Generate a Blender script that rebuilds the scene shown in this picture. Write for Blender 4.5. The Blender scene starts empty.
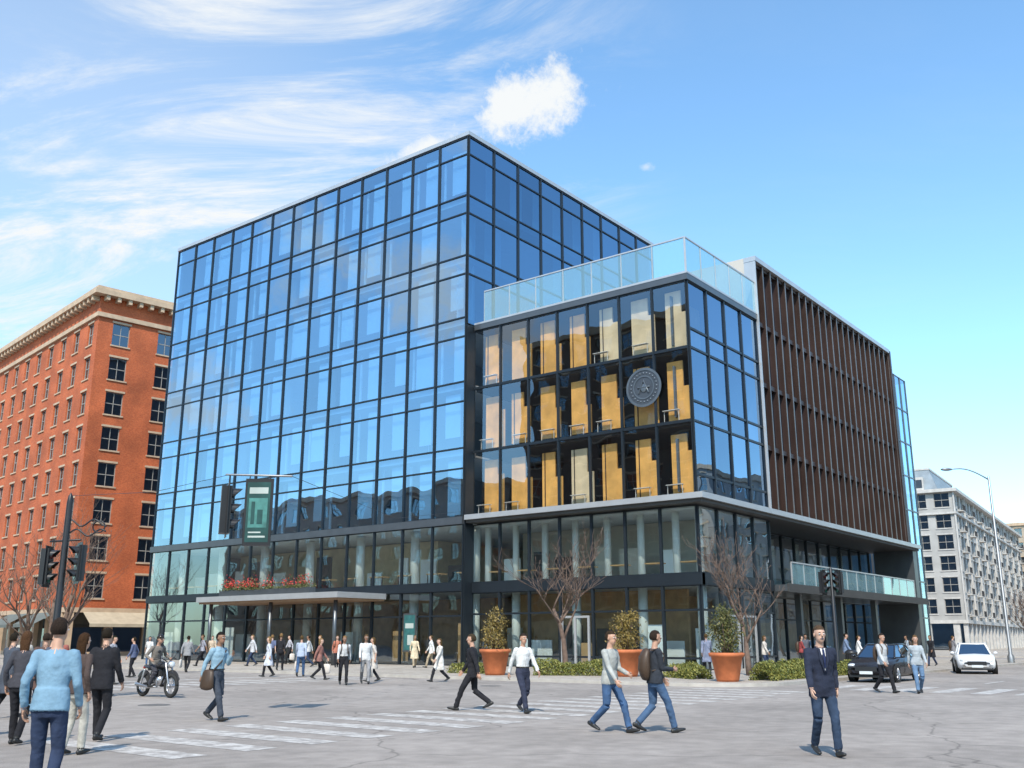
import bpy, math, random
from mathutils import Vector, Matrix, kdtree, noise
random.seed(7)
R=random.random
def U(a,b): return a+(b-a)*random.random()
COL=bpy.context.scene.collection
# ------------------------------------------------------------------ materials
_m={}
def nt(name):
    m=bpy.data.materials.new(name); m.use_nodes=True
    t=m.node_tree; t.nodes.clear()
    o=t.nodes.new('ShaderNodeOutputMaterial')
    return m,t,o
def mat(name,col,rough=.6,metal=0,var=.12,vscale=1.5,bump=0,bscale=20,spec=.5,fine=0,fscale=60):
    if name in _m: return _m[name]
    m,t,o=nt(name); N=t.nodes; L=t.links
    b=N.new('ShaderNodeBsdfPrincipled'); L.new(b.outputs[0],o.inputs[0])
    b.inputs['Roughness'].default_value=rough; b.inputs['Metallic'].default_value=metal
    b.inputs['Specular IOR Level'].default_value=spec
    tc=N.new('ShaderNodeTexCoord')
    n=N.new('ShaderNodeTexNoise'); n.inputs['Scale'].default_value=vscale; n.inputs['Detail'].default_value=6
    L.new(tc.outputs['Object'],n.inputs['Vector'])
    r=N.new('ShaderNodeMapRange'); r.inputs[1].default_value=.3; r.inputs[2].default_value=.7
    r.inputs[3].default_value=1-var; r.inputs[4].default_value=1+var
    L.new(n.outputs[0],r.inputs[0])
    v=N.new('ShaderNodeVectorMath'); v.operation='SCALE'; v.inputs[0].default_value=col[:3]
    L.new(r.outputs[0],v.inputs['Scale']); L.new(v.outputs[0],b.inputs['Base Color'])
    if bump:
        bn=N.new('ShaderNodeTexNoise'); bn.inputs['Scale'].default_value=bscale; bn.inputs['Detail'].default_value=5
        L.new(tc.outputs['Object'],bn.inputs['Vector'])
        bp=N.new('ShaderNodeBump'); bp.inputs['Strength'].default_value=bump; bp.inputs['Distance'].default_value=.02
        L.new(bn.outputs[0],bp.inputs['Height']); L.new(bp.outputs[0],b.inputs['Normal'])
    _m[name]=m; return m
def glass(name,tint,refl_min,refl_max,gcol=(1,1,1),tilt=.012,rough=0.0,wave=.006,diff=0,dcol=(.5,.7,.7)):
    """architectural glass: tinted transmission + mirror-like coating, each pane very slightly out of plane"""
    m,t,o=nt(name); N=t.nodes; L=t.links
    tr=N.new('ShaderNodeBsdfTransparent'); tr.inputs[0].default_value=(*tint,1)
    gl=N.new('ShaderNodeBsdfGlossy'); gl.inputs['Color'].default_value=(*gcol,1); gl.inputs['Roughness'].default_value=rough
    lw=N.new('ShaderNodeLayerWeight'); lw.inputs[0].default_value=.35
    mr=N.new('ShaderNodeMapRange'); mr.inputs[3].default_value=refl_min; mr.inputs[4].default_value=refl_max
    L.new(lw.outputs['Facing'],mr.inputs[0])
    g=N.new('ShaderNodeNewGeometry')
    wn=N.new('ShaderNodeTexWhiteNoise'); wn.noise_dimensions='1D'; L.new(g.outputs['Random Per Island'],wn.inputs['W'])
    # pane-to-pane variation of the coating
    vr=N.new('ShaderNodeMapRange'); vr.inputs[3].default_value=.86; vr.inputs[4].default_value=1.14; L.new(wn.outputs['Value'],vr.inputs[0])
    ml=N.new('ShaderNodeMath'); ml.operation='MULTIPLY'; ml.use_clamp=True; L.new(mr.outputs[0],ml.inputs[0]); L.new(vr.outputs[0],ml.inputs[1])
    mix=N.new('ShaderNodeMixShader'); L.new(ml.outputs[0],mix.inputs[0]); L.new(tr.outputs[0],mix.inputs[1]); L.new(gl.outputs[0],mix.inputs[2])
    s=N.new('ShaderNodeVectorMath'); s.operation='SUBTRACT'; s.inputs[1].default_value=(.5,.5,.5); L.new(wn.outputs['Color'],s.inputs[0])
    k=N.new('ShaderNodeVectorMath'); k.operation='SCALE'; k.inputs['Scale'].default_value=tilt; L.new(s.outputs[0],k.inputs[0])
    tc=N.new('ShaderNodeTexCoord'); nz=N.new('ShaderNodeTexNoise'); nz.inputs['Scale'].default_value=.55; nz.inputs['Detail'].default_value=1
    L.new(tc.outputs['Object'],nz.inputs['Vector'])
    s2=N.new('ShaderNodeVectorMath'); s2.operation='SUBTRACT'; s2.inputs[1].default_value=(.5,.5,.5); L.new(nz.outputs['Color'],s2.inputs[0])
    k2=N.new('ShaderNodeVectorMath'); k2.operation='SCALE'; k2.inputs['Scale'].default_value=wave*4; L.new(s2.outputs[0],k2.inputs[0])
    a=N.new('ShaderNodeVectorMath'); L.new(k.outputs[0],a.inputs[0]); L.new(k2.outputs[0],a.inputs[1])
    a2=N.new('ShaderNodeVectorMath'); L.new(a.outputs[0],a2.inputs[0]); L.new(g.outputs['Normal'],a2.inputs[1])
    nn=N.new('ShaderNodeVectorMath'); nn.operation='NORMALIZE'; L.new(a2.outputs[0],nn.inputs[0]); L.new(nn.outputs[0],gl.inputs['Normal'])
    out=mix.outputs[0]
    if diff:
        d=N.new('ShaderNodeBsdfDiffuse'); d.inputs[0].default_value=(*dcol,1)
        mx=N.new('ShaderNodeMixShader'); mx.inputs[0].default_value=diff; L.new(out,mx.inputs[1]); L.new(d.outputs[0],mx.inputs[2]); out=mx.outputs[0]
    L.new(out,o.inputs[0]); return m
# ------------------------------------------------------------------ mesh builder
class MB:
    def __init__(s): s.v=[];s.f=[];s.m=[];s.sm=[]
    def add(s,vs,fs,m=0,sm=False):
        b=len(s.v); s.v+= [tuple(p) for p in vs]
        for f in fs: s.f.append(tuple(i+b for i in f)); s.m.append(m); s.sm.append(sm)
    def obox(s,o,u,n,a0,a1,d0,d1,z0,z1,m=0):
        P=lambda a,d,z:(o[0]+u[0]*a+n[0]*d,o[1]+u[1]*a+n[1]*d,z)
        vs=[P(a0,d0,z0),P(a1,d0,z0),P(a1,d1,z0),P(a0,d1,z0),P(a0,d0,z1),P(a1,d0,z1),P(a1,d1,z1),P(a0,d1,z1)]
        fl=[(0,3,2,1),(4,5,6,7),(0,1,5,4),(1,2,6,5),(2,3,7,6),(3,0,4,7)]
        if (u[0]*n[1]-u[1]*n[0])<0: fl=[tuple(reversed(f)) for f in fl]
        s.add(vs,fl,m)
    def box(s,x0,x1,y0,y1,z0,z1,m=0): s.obox((0,0),(1,0),(0,1),x0,x1,y0,y1,z0,z1,m)
    def pane(s,o,u,n,a0,a1,d,z0,z1,m=0):
        P=lambda a,z:(o[0]+u[0]*a+n[0]*d,o[1]+u[1]*a+n[1]*d,z)
        q=(0,1,2,3)
        if (u[0]*n[1]-u[1]*n[0])>0: q=(3,2,1,0)
        s.add([P(a0,z0),P(a1,z0),P(a1,z1),P(a0,z1)],[q],m)
    def tube(s,pts,rads,seg=8,m=0,ref=(0,0,1),sm=True,cap=True,dens=0):
        pts=[Vector(p) for p in pts]
        rr=[(r,r) if not isinstance(r,(tuple,list)) else r for r in rads]
        if dens:
            np_=[pts[0]];nr=[rr[0]]
            for i in range(len(pts)-1):
                k=max(1,int(math.ceil((pts[i+1]-pts[i]).length/dens)))
                for q in range(1,k+1):
                    t=q/k; np_.append(pts[i].lerp(pts[i+1],t)); nr.append((rr[i][0]*(1-t)+rr[i+1][0]*t,rr[i][1]*(1-t)+rr[i+1][1]*t))
            pts,rr=np_,nr
        n=len(pts); vs=[];fs=[]
        ref=Vector(ref); rings=[]
        for i in range(n):
            d=(pts[min(i+1,n-1)]-pts[max(i-1,0)])
            if d.length<1e-6: d=Vector((0,0,1))
            d.normalize()
            a=ref.cross(d)
            if a.length<.15: a=Vector((1,0,0)).cross(d)
            if a.length<.15: a=Vector((0,1,0)).cross(d)
            a.normalize(); b=d.cross(a)
            rings.append((pts[i],a,b,d,rr[i]))
        seq=[]
        if cap:
            p,a,b,d,r=rings[0]; mr=min(r)
            for k in (.98,.7): 
                c=math.sqrt(1-k*k); seq.append((p-d*mr*k,a,b,(r[0]*c,r[1]*c)))
        for p,a,b,d,r in rings: seq.append((p,a,b,r))
        if cap:
            p,a,b,d,r=rings[-1]; mr=min(r)
            for k in (.7,.98):
                c=math.sqrt(1-k*k); seq.append((p+d*mr*k,a,b,(r[0]*c,r[1]*c)))
        for p,a,b,r in seq:
            for j in range(seg):
                t=2*math.pi*j/seg; vs.append(p+a*math.cos(t)*r[0]+b*math.sin(t)*r[1])
        for i in range(len(seq)-1):
            for j in range(seg):
                k=(j+1)%seg; fs.append((i*seg+j,i*seg+k,(i+1)*seg+k,(i+1)*seg+j))
        fs.append(tuple(range(seg-1,-1,-1))); l=(len(seq)-1)*seg; fs.append(tuple(range(l,l+seg)))
        s.add(vs,fs,m,sm)
    def ell(s,c,r,seg=14,rings=9,m=0,keep=None,rot=None):
        vs=[];fs=[]; c=Vector(c)
        for i in range(rings+1):
            ph=math.pi*(i/rings)
            for j in range(seg):
                t=2*math.pi*j/seg
                p=Vector((r[0]*math.sin(ph)*math.cos(t),r[1]*math.sin(ph)*math.sin(t),r[2]*math.cos(ph)))
                if rot: p=rot@p
                vs.append(c+p)
        for i in range(rings):
            for j in range(seg):
                k=(j+1)%seg; f=(i*seg+j,(i+1)*seg+j,(i+1)*seg+k,i*seg+k)
                if keep is None or all(keep(vs[q]-c) for q in f): fs.append(f)
        s.add(vs,fs,m,True)
    def lathe(s,c,prof,seg=24,m=0,sm=True):
        vs=[];fs=[]
        for r,z in prof:
            for j in range(seg):
                t=2*math.pi*j/seg; vs.append((c[0]+r*math.cos(t),c[1]+r*math.sin(t),c[2]+z))
        for i in range(len(prof)-1):
            for j in range(seg):
                k=(j+1)%seg; fs.append((i*seg+j,i*seg+k,(i+1)*seg+k,(i+1)*seg+j))
        s.add(vs,fs,m,sm)
    def obj(s,name,mats,parent=None):
        me=bpy.data.meshes.new(name); me.from_pydata(s.v,[],s.f)
        for q in mats: me.materials.append(q)
        me.polygons.foreach_set('material_index',s.m); me.polygons.foreach_set('use_smooth',s.sm)
        me.update()
        ob=bpy.data.objects.new(name,me); COL.objects.link(ob)
        if parent: ob.parent=parent
        return ob
def empty(name,loc=(0,0,0),rz=0):
    e=bpy.data.objects.new(name,None); COL.objects.link(e); e.location=loc; e.rotation_euler=(0,0,rz); e.empty_display_size=.5
    return e
# ------------------------------------------------------------------ shared materials
M_frame=mat('dark_aluminium',(.028,.036,.045),.35,.5,.08)
M_frame2=mat('grey_aluminium',(.12,.13,.14),.35,.6,.08)
M_alu=mat('pale_aluminium',(.5,.5,.5),.35,.5,.06)
M_slab=mat('ceiling_white',(.62,.64,.66),.8,0,.06)
M_core=mat('core_wall',(.12,.16,.2),.8,0,.15,.4)
M_blind=mat('roller_blind',(.85,.87,.88),.8,0,.06,.7)
M_col=mat('white_column',(.75,.75,.73),.6,0,.05)
M_dark=mat('dark_interior',(.03,.032,.036),.8,0,.3,.8)
M_gold=mat('oak_panel',(.86,.47,.13),.5,0,.2,1.2)
M_cream=mat('cream_panel',(.78,.64,.42),.5,0,.15,1.2)
M_wood=mat('timber_wall',(.5,.30,.14),.6,0,.2,2)
M_stone=mat('pale_stone',(.5,.46,.4),.7,0,.08,.6,.2,15)
M_floor=mat('interior_floor',(.3,.28,.26),.5,0,.1)
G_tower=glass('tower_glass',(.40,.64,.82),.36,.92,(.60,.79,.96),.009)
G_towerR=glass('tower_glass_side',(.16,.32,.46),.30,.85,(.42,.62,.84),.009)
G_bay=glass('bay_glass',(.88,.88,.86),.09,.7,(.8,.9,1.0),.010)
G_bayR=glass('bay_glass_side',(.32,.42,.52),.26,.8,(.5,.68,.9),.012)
G_pod=glass('podium_glass',(.80,.87,.85),.10,.72,(.82,.92,.98),.01)
G_fin=glass('wing_glass',(.2,.26,.33),.3,.8,(.42,.48,.62),.02)
G_rail=glass('rail_glass',(.62,.82,.84),.14,.75,(.8,.95,1),.01,diff=.28,dcol=(.33,.54,.56))
G_win=glass('window_glass',(.35,.4,.45),.16,.7,(.7,.8,.9),.02)
G_win2=glass('pale_window_glass',(.5,.55,.6),.35,.8,(.7,.8,.9),.04)
# ------------------------------------------------------------------ curtain wall
def curtain(fr,gl,o,u,n,W,cols,zs,w=.12,dep=.16,fm=0,gm=0,proud=.1,hh=None,skipcell=None):
    cw=W/cols
    for j in range(cols+1):
        a=j*cw; fr.obox(o,u,n,max(a-w/2,0.002),min(a+w/2,W-.002),-.08,proud,zs[0],zs[-1],fm)
    for i,z in enumerate(zs):
        h=(hh or w*.8)
        fr.obox(o,u,n,.01,W-.01,-.07,proud-.03,max(z-h/2,zs[0]+.003),min(z+h/2,zs[-1]-.003),fm)
    for j in range(cols):
        for i in range(len(zs)-1):
            if skipcell and skipcell(j,i): continue
            gl.pane(o,u,n,j*cw+.02,(j+1)*cw-.02,0,zs[i]+.01,zs[i+1]-.01,gm)
# ================================================================== MAIN OFFICE BUILDING
ob=empty('office_building')
fr=MB(); gl=MB(); it=MB()   # frames / glass / interior
IM=[M_slab,M_core,M_blind,M_col,M_dark,M_gold,M_wood,M_floor,M_frame,M_stone,M_cream]
L=33.4; TOP=34.9; FB=8.9; fh=(TOP-.3-FB)/6
zs=[FB]
for k in range(6):
    zs.append(FB+fh*k+fh*.70); zs.append(FB+fh*(k+1))
O=(0,0); UL=(0,1); NL=(-1,0); UR=(1,0); NR=(0,-1)
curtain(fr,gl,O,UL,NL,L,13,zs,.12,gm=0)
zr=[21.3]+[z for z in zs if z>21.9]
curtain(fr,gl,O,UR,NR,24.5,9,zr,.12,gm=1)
# roof + parapet
it.box(.2,24.4,.2,L-.1,TOP-.6,TOP-.2,1)
fr2=MB()
fr2.box(-.12,.35,-.12,L+.12,TOP-.22,TOP+.06,0); fr2.box(.352,24.6,-.12,.35,TOP-.22,TOP+.06,0)
fr2.box(24.2,24.6,.352,L+.12,TOP-.22,TOP+.06,0); fr2.box(.352,24.198,L-.3,L+.12,TOP-.22,TOP+.06,0)
# rear and hidden walls
it.box(24.0,24.5,.3,L,0,TOP-.62,1); it.box(.3,23.9,L-.4,L,0,TOP-.62,1)
# interior floors
for k in range(6):
    z=FB+fh*k
    it.box(.14,23.9,.14,L-.42,z-.42,z-.02,0)
    it.box(7.5,20,6,28,z,z+fh-.44,1)
    cw=L/13
    for j in range(13):
        r=R()
        a0=j*cw
        # roller blinds / partition screens set back from the glass
        wdt=U(.38,.62)*cw; off=U(.12,.34)*cw
        top=z+fh-.5; bot=z+U(.15,.9)
        if r<.9: it.obox(O,UL,NL,a0+off,a0+off+wdt,-.47,-.43,bot,top-U(0,.25),2)
        if r<.35: it.obox(O,UL,NL,a0+.15,a0+.3,-.9,-.8,z,top,2)
        if r>.6: it.obox(O,UL,NL,a0+cw*.5,a0+cw*.98,-2.3,-2.2,z+.01,z+1.2,4)
        if j%2==0 and j: it.tube([(2.6,a0,z),(2.6,a0,z+fh-.43)],[.28,.28],12,3,cap=False)
    if z>20:
        cw2=24.5/9
        for j in range(9):
            a0=j*cw2
            if R()<.45: it.obox(O,UR,NR,a0+U(.15,.3)*cw2,a0+U(.6,.85)*cw2,-1.2,-1.16,z+.2,z+fh-.55,2)
# tower podium left facade
zp=[.12,3.0,4.45]; curtain(fr,gl,O,UL,NL,L,13,zp,.14,gm=2)
zp=[4.95,8.45]; curtain(fr,gl,O,UL,NL,L,13,zp,.12,gm=2)
fr.obox(O,UL,NL,.002,L,-.3,.16,4.45,4.95,0); fr.obox(O,UL,NL,.002,L,-.3,.2,8.45,8.9,1)
it.box(.14,23.9,.14,L-.42,4.5,4.9,0); it.box(.05,23.9,.05,L-.42,.02,.12,7)
it.box(9,22,4,L-3,.13,4.45,6); it.box(6.5,22,8,L-3,4.95,8.4,10)
for j in range(0,14,2):
    for (z0,z1) in ((.13,4.48),(4.92,8.4)):
        it.tube([(1.6,min(j*L/13+.1,L-.8)+.3,z0),(1.6,min(j*L/13+.1,L-.8)+.3,z1)],[.3,.3],14,3,cap=False)
for j in range(13):
    y=j*L/13
    if R()<.7: it.box(3.5,3.6,y+.3,y+.3+U(.8,1.9),4.93,4.93+U(1.2,2.6),random.choice([2,6,3,4]))
    if R()<.7: it.box(4.5,4.7,y+.3,y+.3+U(.8,1.9),.13,.13+U(1.2,2.6),random.choice([2,6,4,4]))
    if R()<.6: it.box(1.0,1.05,y+.2,y+U(1.0,1.7),.3,U(1.2,2.6),random.choice([2,6,3,10]))
    it.box(1.2,1.9,y+.4,y+1.6,5.62,5.68,6); it.box(1.25,1.3,y+.45,y+.5,4.93,5.62,4); it.box(1.25,1.3,y+1.5,y+1.55,4.93,5.62,4)
# corner pier between tower and bay
fr.box(.02,.78,-.06,.05,0,21.2,0)
# ---------------- projecting bay
bx0,bx1,by=.8,9.8,-15.33
OB=(bx0,0); UB=(0,-1)
bz=[FB+.12,FB+4.1,FB+8.2,21.2]
rows=[bz[0],bz[1],bz[2],20.95]
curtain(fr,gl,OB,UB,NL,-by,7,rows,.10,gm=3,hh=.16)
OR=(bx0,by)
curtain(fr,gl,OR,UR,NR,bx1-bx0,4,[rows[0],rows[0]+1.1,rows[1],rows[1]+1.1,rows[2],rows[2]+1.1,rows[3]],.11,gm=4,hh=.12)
for k in range(3):
    z=FB+4.1*k+.1
    it.box(bx0+.15,bx1-.1,by+.15,-.1,z-.3,z,4 if k else 8)
    it.box(bx0+5.2,bx0+5.4,by+.6,-.1,z,z+3.7,4)
    cw=-by/7
    for j in range(7):
        a0=j*cw
        pm=10 if (k==2 and j in(4,5,6)) or R()<.15 else 5
        h=z+3.5-U(0,.1)
        w0=a0+cw*U(.16,.24); w1=w0+cw*U(.62,.7); lo=z+U(.12,.25)
        sp_=U(1.9,2.6); st=cw*U(.16,.24)
        it.obox(OB,UB,NL,w0,w1-st,-.75,-.65,lo,h,pm)
        it.obox(OB,UB,NL,w1-st,w1,-.75,-.66,lo,z+sp_,pm)
        if R()<.5: it.obox(OB,UB,NL,w0+cw*.1,w0+cw*.1+.04,-.62,-.58,lo,h,4)
        if R()<.45:
            t0=a0+cw*U(.05,.35); t1=t0+cw*.45
            it.obox(OB,UB,NL,t0,t1,-.5,-.22,z+.66,z+.69,3)
            for q in (t0+.03,t1-.06): it.obox(OB,UB,NL,q,q+.03,-.38,-.35,z+.01,z+.66,3)
    cw=(bx1-bx0)/4
    for j in range(4):
        it.obox(OR,UR,NR,j*cw+cw*.2,j*cw+cw*.7,-1.3,-1.2,z+.3,z+3.2,5 if R()<.3 else 1)
it.box(bx0+.15,bx1-.1,by+.15,-.1,20.85,20.95,4)
# deck edge & ledge
fr2.box(bx0-.16,bx1+.05,by-.16,-.14,20.95,21.3,1)
fr2.box(bx0-.18,bx0-.02,by-.18,-.14,21.302,21.42,0); fr2.box(bx0-.018,bx1+.05,by-.18,by-.02,21.302,21.42,0)
# ledge over podium
fr2.box(-.15,37.6,by-.85,-.13,8.68,8.98,0)
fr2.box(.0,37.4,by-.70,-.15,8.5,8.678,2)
# terrace glass rail
rl=MB()
def rail(o,u,n,W,cols,z0,z1):
    cw=W/cols
    for j in range(cols): rl.pane(o,u,n,j*cw+.03,(j+1)*cw-.03,0,z0,z1,0)
    for j in range(cols+1): rl.obox(o,u,n,max(0,j*cw-.025),j*cw+.025,-.06,.03,z0,z1+.02,1)
    rl.obox(o,u,n,0,W,-.04,.04,z1+.02,z1+.1,1)
rail((bx0-.1,-.9),UB,NL,-by-.85,7,21.42,23.4)
rail((bx0-.1,by-.1),UR,NR,bx1-bx0+.1,5,21.42,23.4)
# podium under the bay
curtain(fr,gl,OB,UB,NL,-by,7,[.12,.7,3.1,4.35],.14,gm=2); curtain(fr,gl,OB,UB,NL,-by,7,[4.95,8.45],.13,gm=2)
curtain(fr,gl,OR,UR,NR,bx1-bx0,4,[.12,.7,3.1,4.35],.14,gm=2); curtain(fr,gl,OR,UR,NR,bx1-bx0,4,[4.95,8.45],.13,gm=2)
fr.obox(OB,UB,NL,.1,-by+.14,-.3,.14,4.35,4.95,0)
fr.obox(OR,UR,NR,.002,bx1-bx0,-.3,.14,4.352,4.948,0)
it.box(bx0+.15,bx1,by+.15,-.1,4.4,4.9,0); it.box(bx0+.1,36,by+.1,-.1,.02,.12,7); it.box(bx0+.15,bx1,by+.15,-.1,8.35,8.48,0)
it.box(bx0+5,bx0+5.2,by+2,-.1,4.92,8.33,9); it.box(bx0+4.2,bx0+4.4,by+3,-.1,.13,4.38,6)
for j in range(8):
    y=-j*(-by/7)-.2 if j<7 else by+.6
    if j%2==1:
        it.tube([(bx0+1.3,y,.13),(bx0+1.3,y,4.4)],[.26,.26],12,3,cap=False)
    it.tube([(bx0+1.3,y,4.9),(bx0+1.3,y,8.35)],[.2,.2],12,3,cap=False)
for j in range(7):
    y=-(j+.5)*(-by/7)
    it.box(bx0+.9,bx0+1.5,y-.5,y+.5,5.6,5.66,6)
    it.box(bx0+2.2,bx0+2.3,y-.9,y+U(0,.9),4.92,4.92+U(1,2.2),random.choice([2,4,9]))
    it.box(bx0+2.4,bx0+2.5,y-.9,y+U(0,.9),.13,.13+U(1,2.6),random.choice([2,4,9,6]))
    if R()<.7: it.box(bx0+.5,bx0+.55,y-.8,y+U(-.2,.7),.3,U(1.0,2.4),random.choice([10,4,6,2]))
# double entrance door frames, bay left face
for (a,b) in ((6.7,8.6),):
    fr.obox(OB,UB,NL,a,a+.12,.1,.2,.12,2.9,3); fr.obox(OB,UB,NL,b-.12,b,.1,.2,.12,2.9,3); fr.obox(OB,UB,NL,a+.12,b-.12,.1,.2,2.78,2.9,3)
    fr.obox(OB,UB,NL,(a+b)/2-.06,(a+b)/2+.06,.1,.2,.12,2.78,3)
for a in (2.3,4.4):
    fr.obox(OR,UR,NR,a,a+.1,.1,.2,.12,2.9,3); fr.obox(OR,UR,NR,a+1.6,a+1.7,.1,.2,.12,2.9,3); fr.obox(OR,UR,NR,a+.1,a+1.6,.1,.2,2.8,2.9,3)
# ---------------- finned wing
fx0,fx1=9.9,36.2; WT=25.2
OF=(fx0,by)
it.box(fx0+.3,fx1-.2,by+.8,-.3,9.0,WT-.4,4)
fz=[9.0+(WT-9.4)/4*k for k in range(5)]
W=fx1-fx0
NF=22
for j in range(NF*2):
    for i in range(4):
        gl.pane(OF,UR,NR,j*W/NF/2+.02,(j+1)*W/NF/2-.02,-.2,fz[i]+.05,fz[i+1]-.05,5)
fn=MB()
for j in range(NF+1):
    a=j*W/NF
    fn.obox(OF,UR,NR,a-.05,a+.05,-.24,.15,9.0,WT-.32,0)
    fn.obox(OF,UR,NR,a-.055,a+.055,.152,.19,9.0,WT-.32,3)
    if j<NF: fn.obox(OF,UR,NR,a+W/NF/2-.035,a+W/NF/2+.035,-.24,-.06,9.0,WT-.32,0)
for i in range(5):
    fn.obox(OF,UR,NR,.05,W-.05,-.3,.05,fz[i]-.14,fz[i]+.14,0)
random.seed(12)
for j in range(NF):
    for i in range(4):
        a=j*W/NF
        if R()<.15+.5*j/NF: fn.obox(OF,UR,NR,a+W/NF/2+.037,a+W/NF-.052,-.22,-.12,fz[i]+.15,fz[i+1]-.15,0)
fn.obox(OF,UR,NR,-.12,W+.1,-.5,.3,WT-.32,WT,1)
fn.box(fx0-.1,fx0+.3,by+.502,-.15,8.98,WT,2)     # pale return wall
fn.box(fx0-.1,fx0-.02,by-.26,by+.5,8.98,WT-.322,1)
fn.box(fx1,fx1+.35,by-.3,-.3,8.98,WT-.1,0)
fn.box(fx0+.3,fx1,by+.8,-.3,WT-.38,WT-.2,0)
# recessed floors below wing
OG=(bx1,by+3)
curtain(fr,gl,OG,UR,NR,fx1-bx1,12,[4.98,8.48],.12,gm=2)
curtain(fr,gl,OG,UR,NR,fx1-bx1,12,[.12,2.9,4.3],.12,gm=2)
it.box(bx1,fx1+.4,by+3.2,-.3,8.35,8.48,4); it.box(bx1+.1,fx1,by+3.2,-.3,4.4,4.9,0)
it.box(bx1+.1,fx1,by+7.2,by+7.4,.13,4.38,6); it.box(bx1+.1,fx1,by+7,by+7.2,4.92,8.33,9)
for j in range(12):
    x=bx1+(j+.5)*2.2
    if j%2==0: it.tube([(x,by+4.2,.13),(x,by+4.2,4.4)],[.22,.22],10,3,cap=False); it.tube([(x,by+4.2,4.9),(x,by+4.2,8.34)],[.22,.22],10,3,cap=False)
    it.box(x-.8,x+U(0,.8),by+4.8,by+4.9,.13,.13+U(1,2.4),random.choice([2,4,9,6]))
# balcony slab and canopy
fr2.box(bx1+.06,37.5,by-.9,by+2.9,4.35,4.72,1)
fr2.box(bx1+.06,37.55,by-.96,by-.902,4.3,4.78,2)
rail((bx1+1.2,by-.75),UR,NR,24,13,4.74,6.0)
# end pier
fr2.box(fx1+.2,fx1+1.1,by-.5,by+2.6,0,4.348,1); fr2.box(fx1+.2,fx1+1.1,by-.5,by+2.6,4.722,8.5,1)
for x in (14.5,21.5,28.5): fr2.box(x-.18,x+.18,by+.2,by+.56,.1,4.35,1)
# ---------------- entrance canopy on tower
fr2.box(-4.3,-.17,6.3,20.6,4.1,4.45,0); fr2.box(-4.15,-.18,6.45,20.45,3.98,4.098,3)
for y in (7.2,13.4,19.8): fr2.tube([(-3.6,y,.12),(-3.6,y,4.0)],[.13,.13],12,1,cap=False)
M_bronze=mat('bronze_fin',(.045,.026,.021),.42,.3,.25,.5)
M_edge=mat('bronze_fin_edge',(.20,.18,.17),.35,.6,.2,.5)
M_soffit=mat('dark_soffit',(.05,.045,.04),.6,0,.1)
M_wsoff=mat('timber_soffit',(.3,.18,.1),.6,0,.15,3)
M_ret=mat('return_wall_panel',(.5,.46,.41),.6,0,.06,.5)
fr.obj('curtain_wall_frames',[M_frame,M_frame2,M_dark,M_alu],ob)
gl.obj('glass_panes',[G_tower,G_towerR,G_pod,G_bay,G_bayR,G_fin],ob)
it.obj('interior',IM,ob)
fr2.obj('parapets_and_ledges',[M_alu,M_frame2,M_soffit,M_wsoff],ob)
rl.obj('glass_railings',[G_rail,M_alu],ob)
fn.obj('finned_wing',[M_bronze,M_alu,M_ret,M_edge],ob)
# emblem on bay
em=MB()
ec=(bx0-.14,-12.5,15.2)
def ring(mb,c,r0,r1,x0,m,seg=40):
    vs=[];fs=[]
    for j in range(seg):
        t=2*math.pi*j/seg
        for r in (r0,r1): vs.append((c[0]+x0,c[1]+r*math.cos(t),c[2]+r*math.sin(t)))
    for j in range(seg):
        k=(j+1)%seg; fs.append((2*j,2*j+1,2*k+1,2*k))
    mb.add(vs,fs,m)
ring(em,ec,.0,1.12,0,1); ring(em,ec,.98,1.12,-.03,0); ring(em,ec,.6,.68,-.03,0)
for j in range(24):
    t=2*math.pi*j/24; c=(ec[0]-.02,ec[1]+.82*math.cos(t),ec[2]+.82*math.sin(t)); em.ell(c,(.02,.055,.055),6,4,0)
em.tube([(ec[0]-.03,ec[1]-.3,ec[2]-.3),(ec[0]-.03,ec[1],ec[2]+.4),(ec[0]-.03,ec[1]+.3,ec[2]-.3)],[.05,.06,.05],6,0)
em.tube([(ec[0]-.03,ec[1]-.35,ec[2]),(ec[0]-.03,ec[1]+.35,ec[2]+.02)],[.05,.05],6,0)
em.ell((ec[0]-.03,ec[1],ec[2]-.05),(.03,.2,.25),10,7,0)
em.obj('round_emblem',[mat('emblem_metal',(.14,.16,.18),.4,.6),mat('emblem_back',(.05,.06,.075),.5,.1)],ob)
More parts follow.
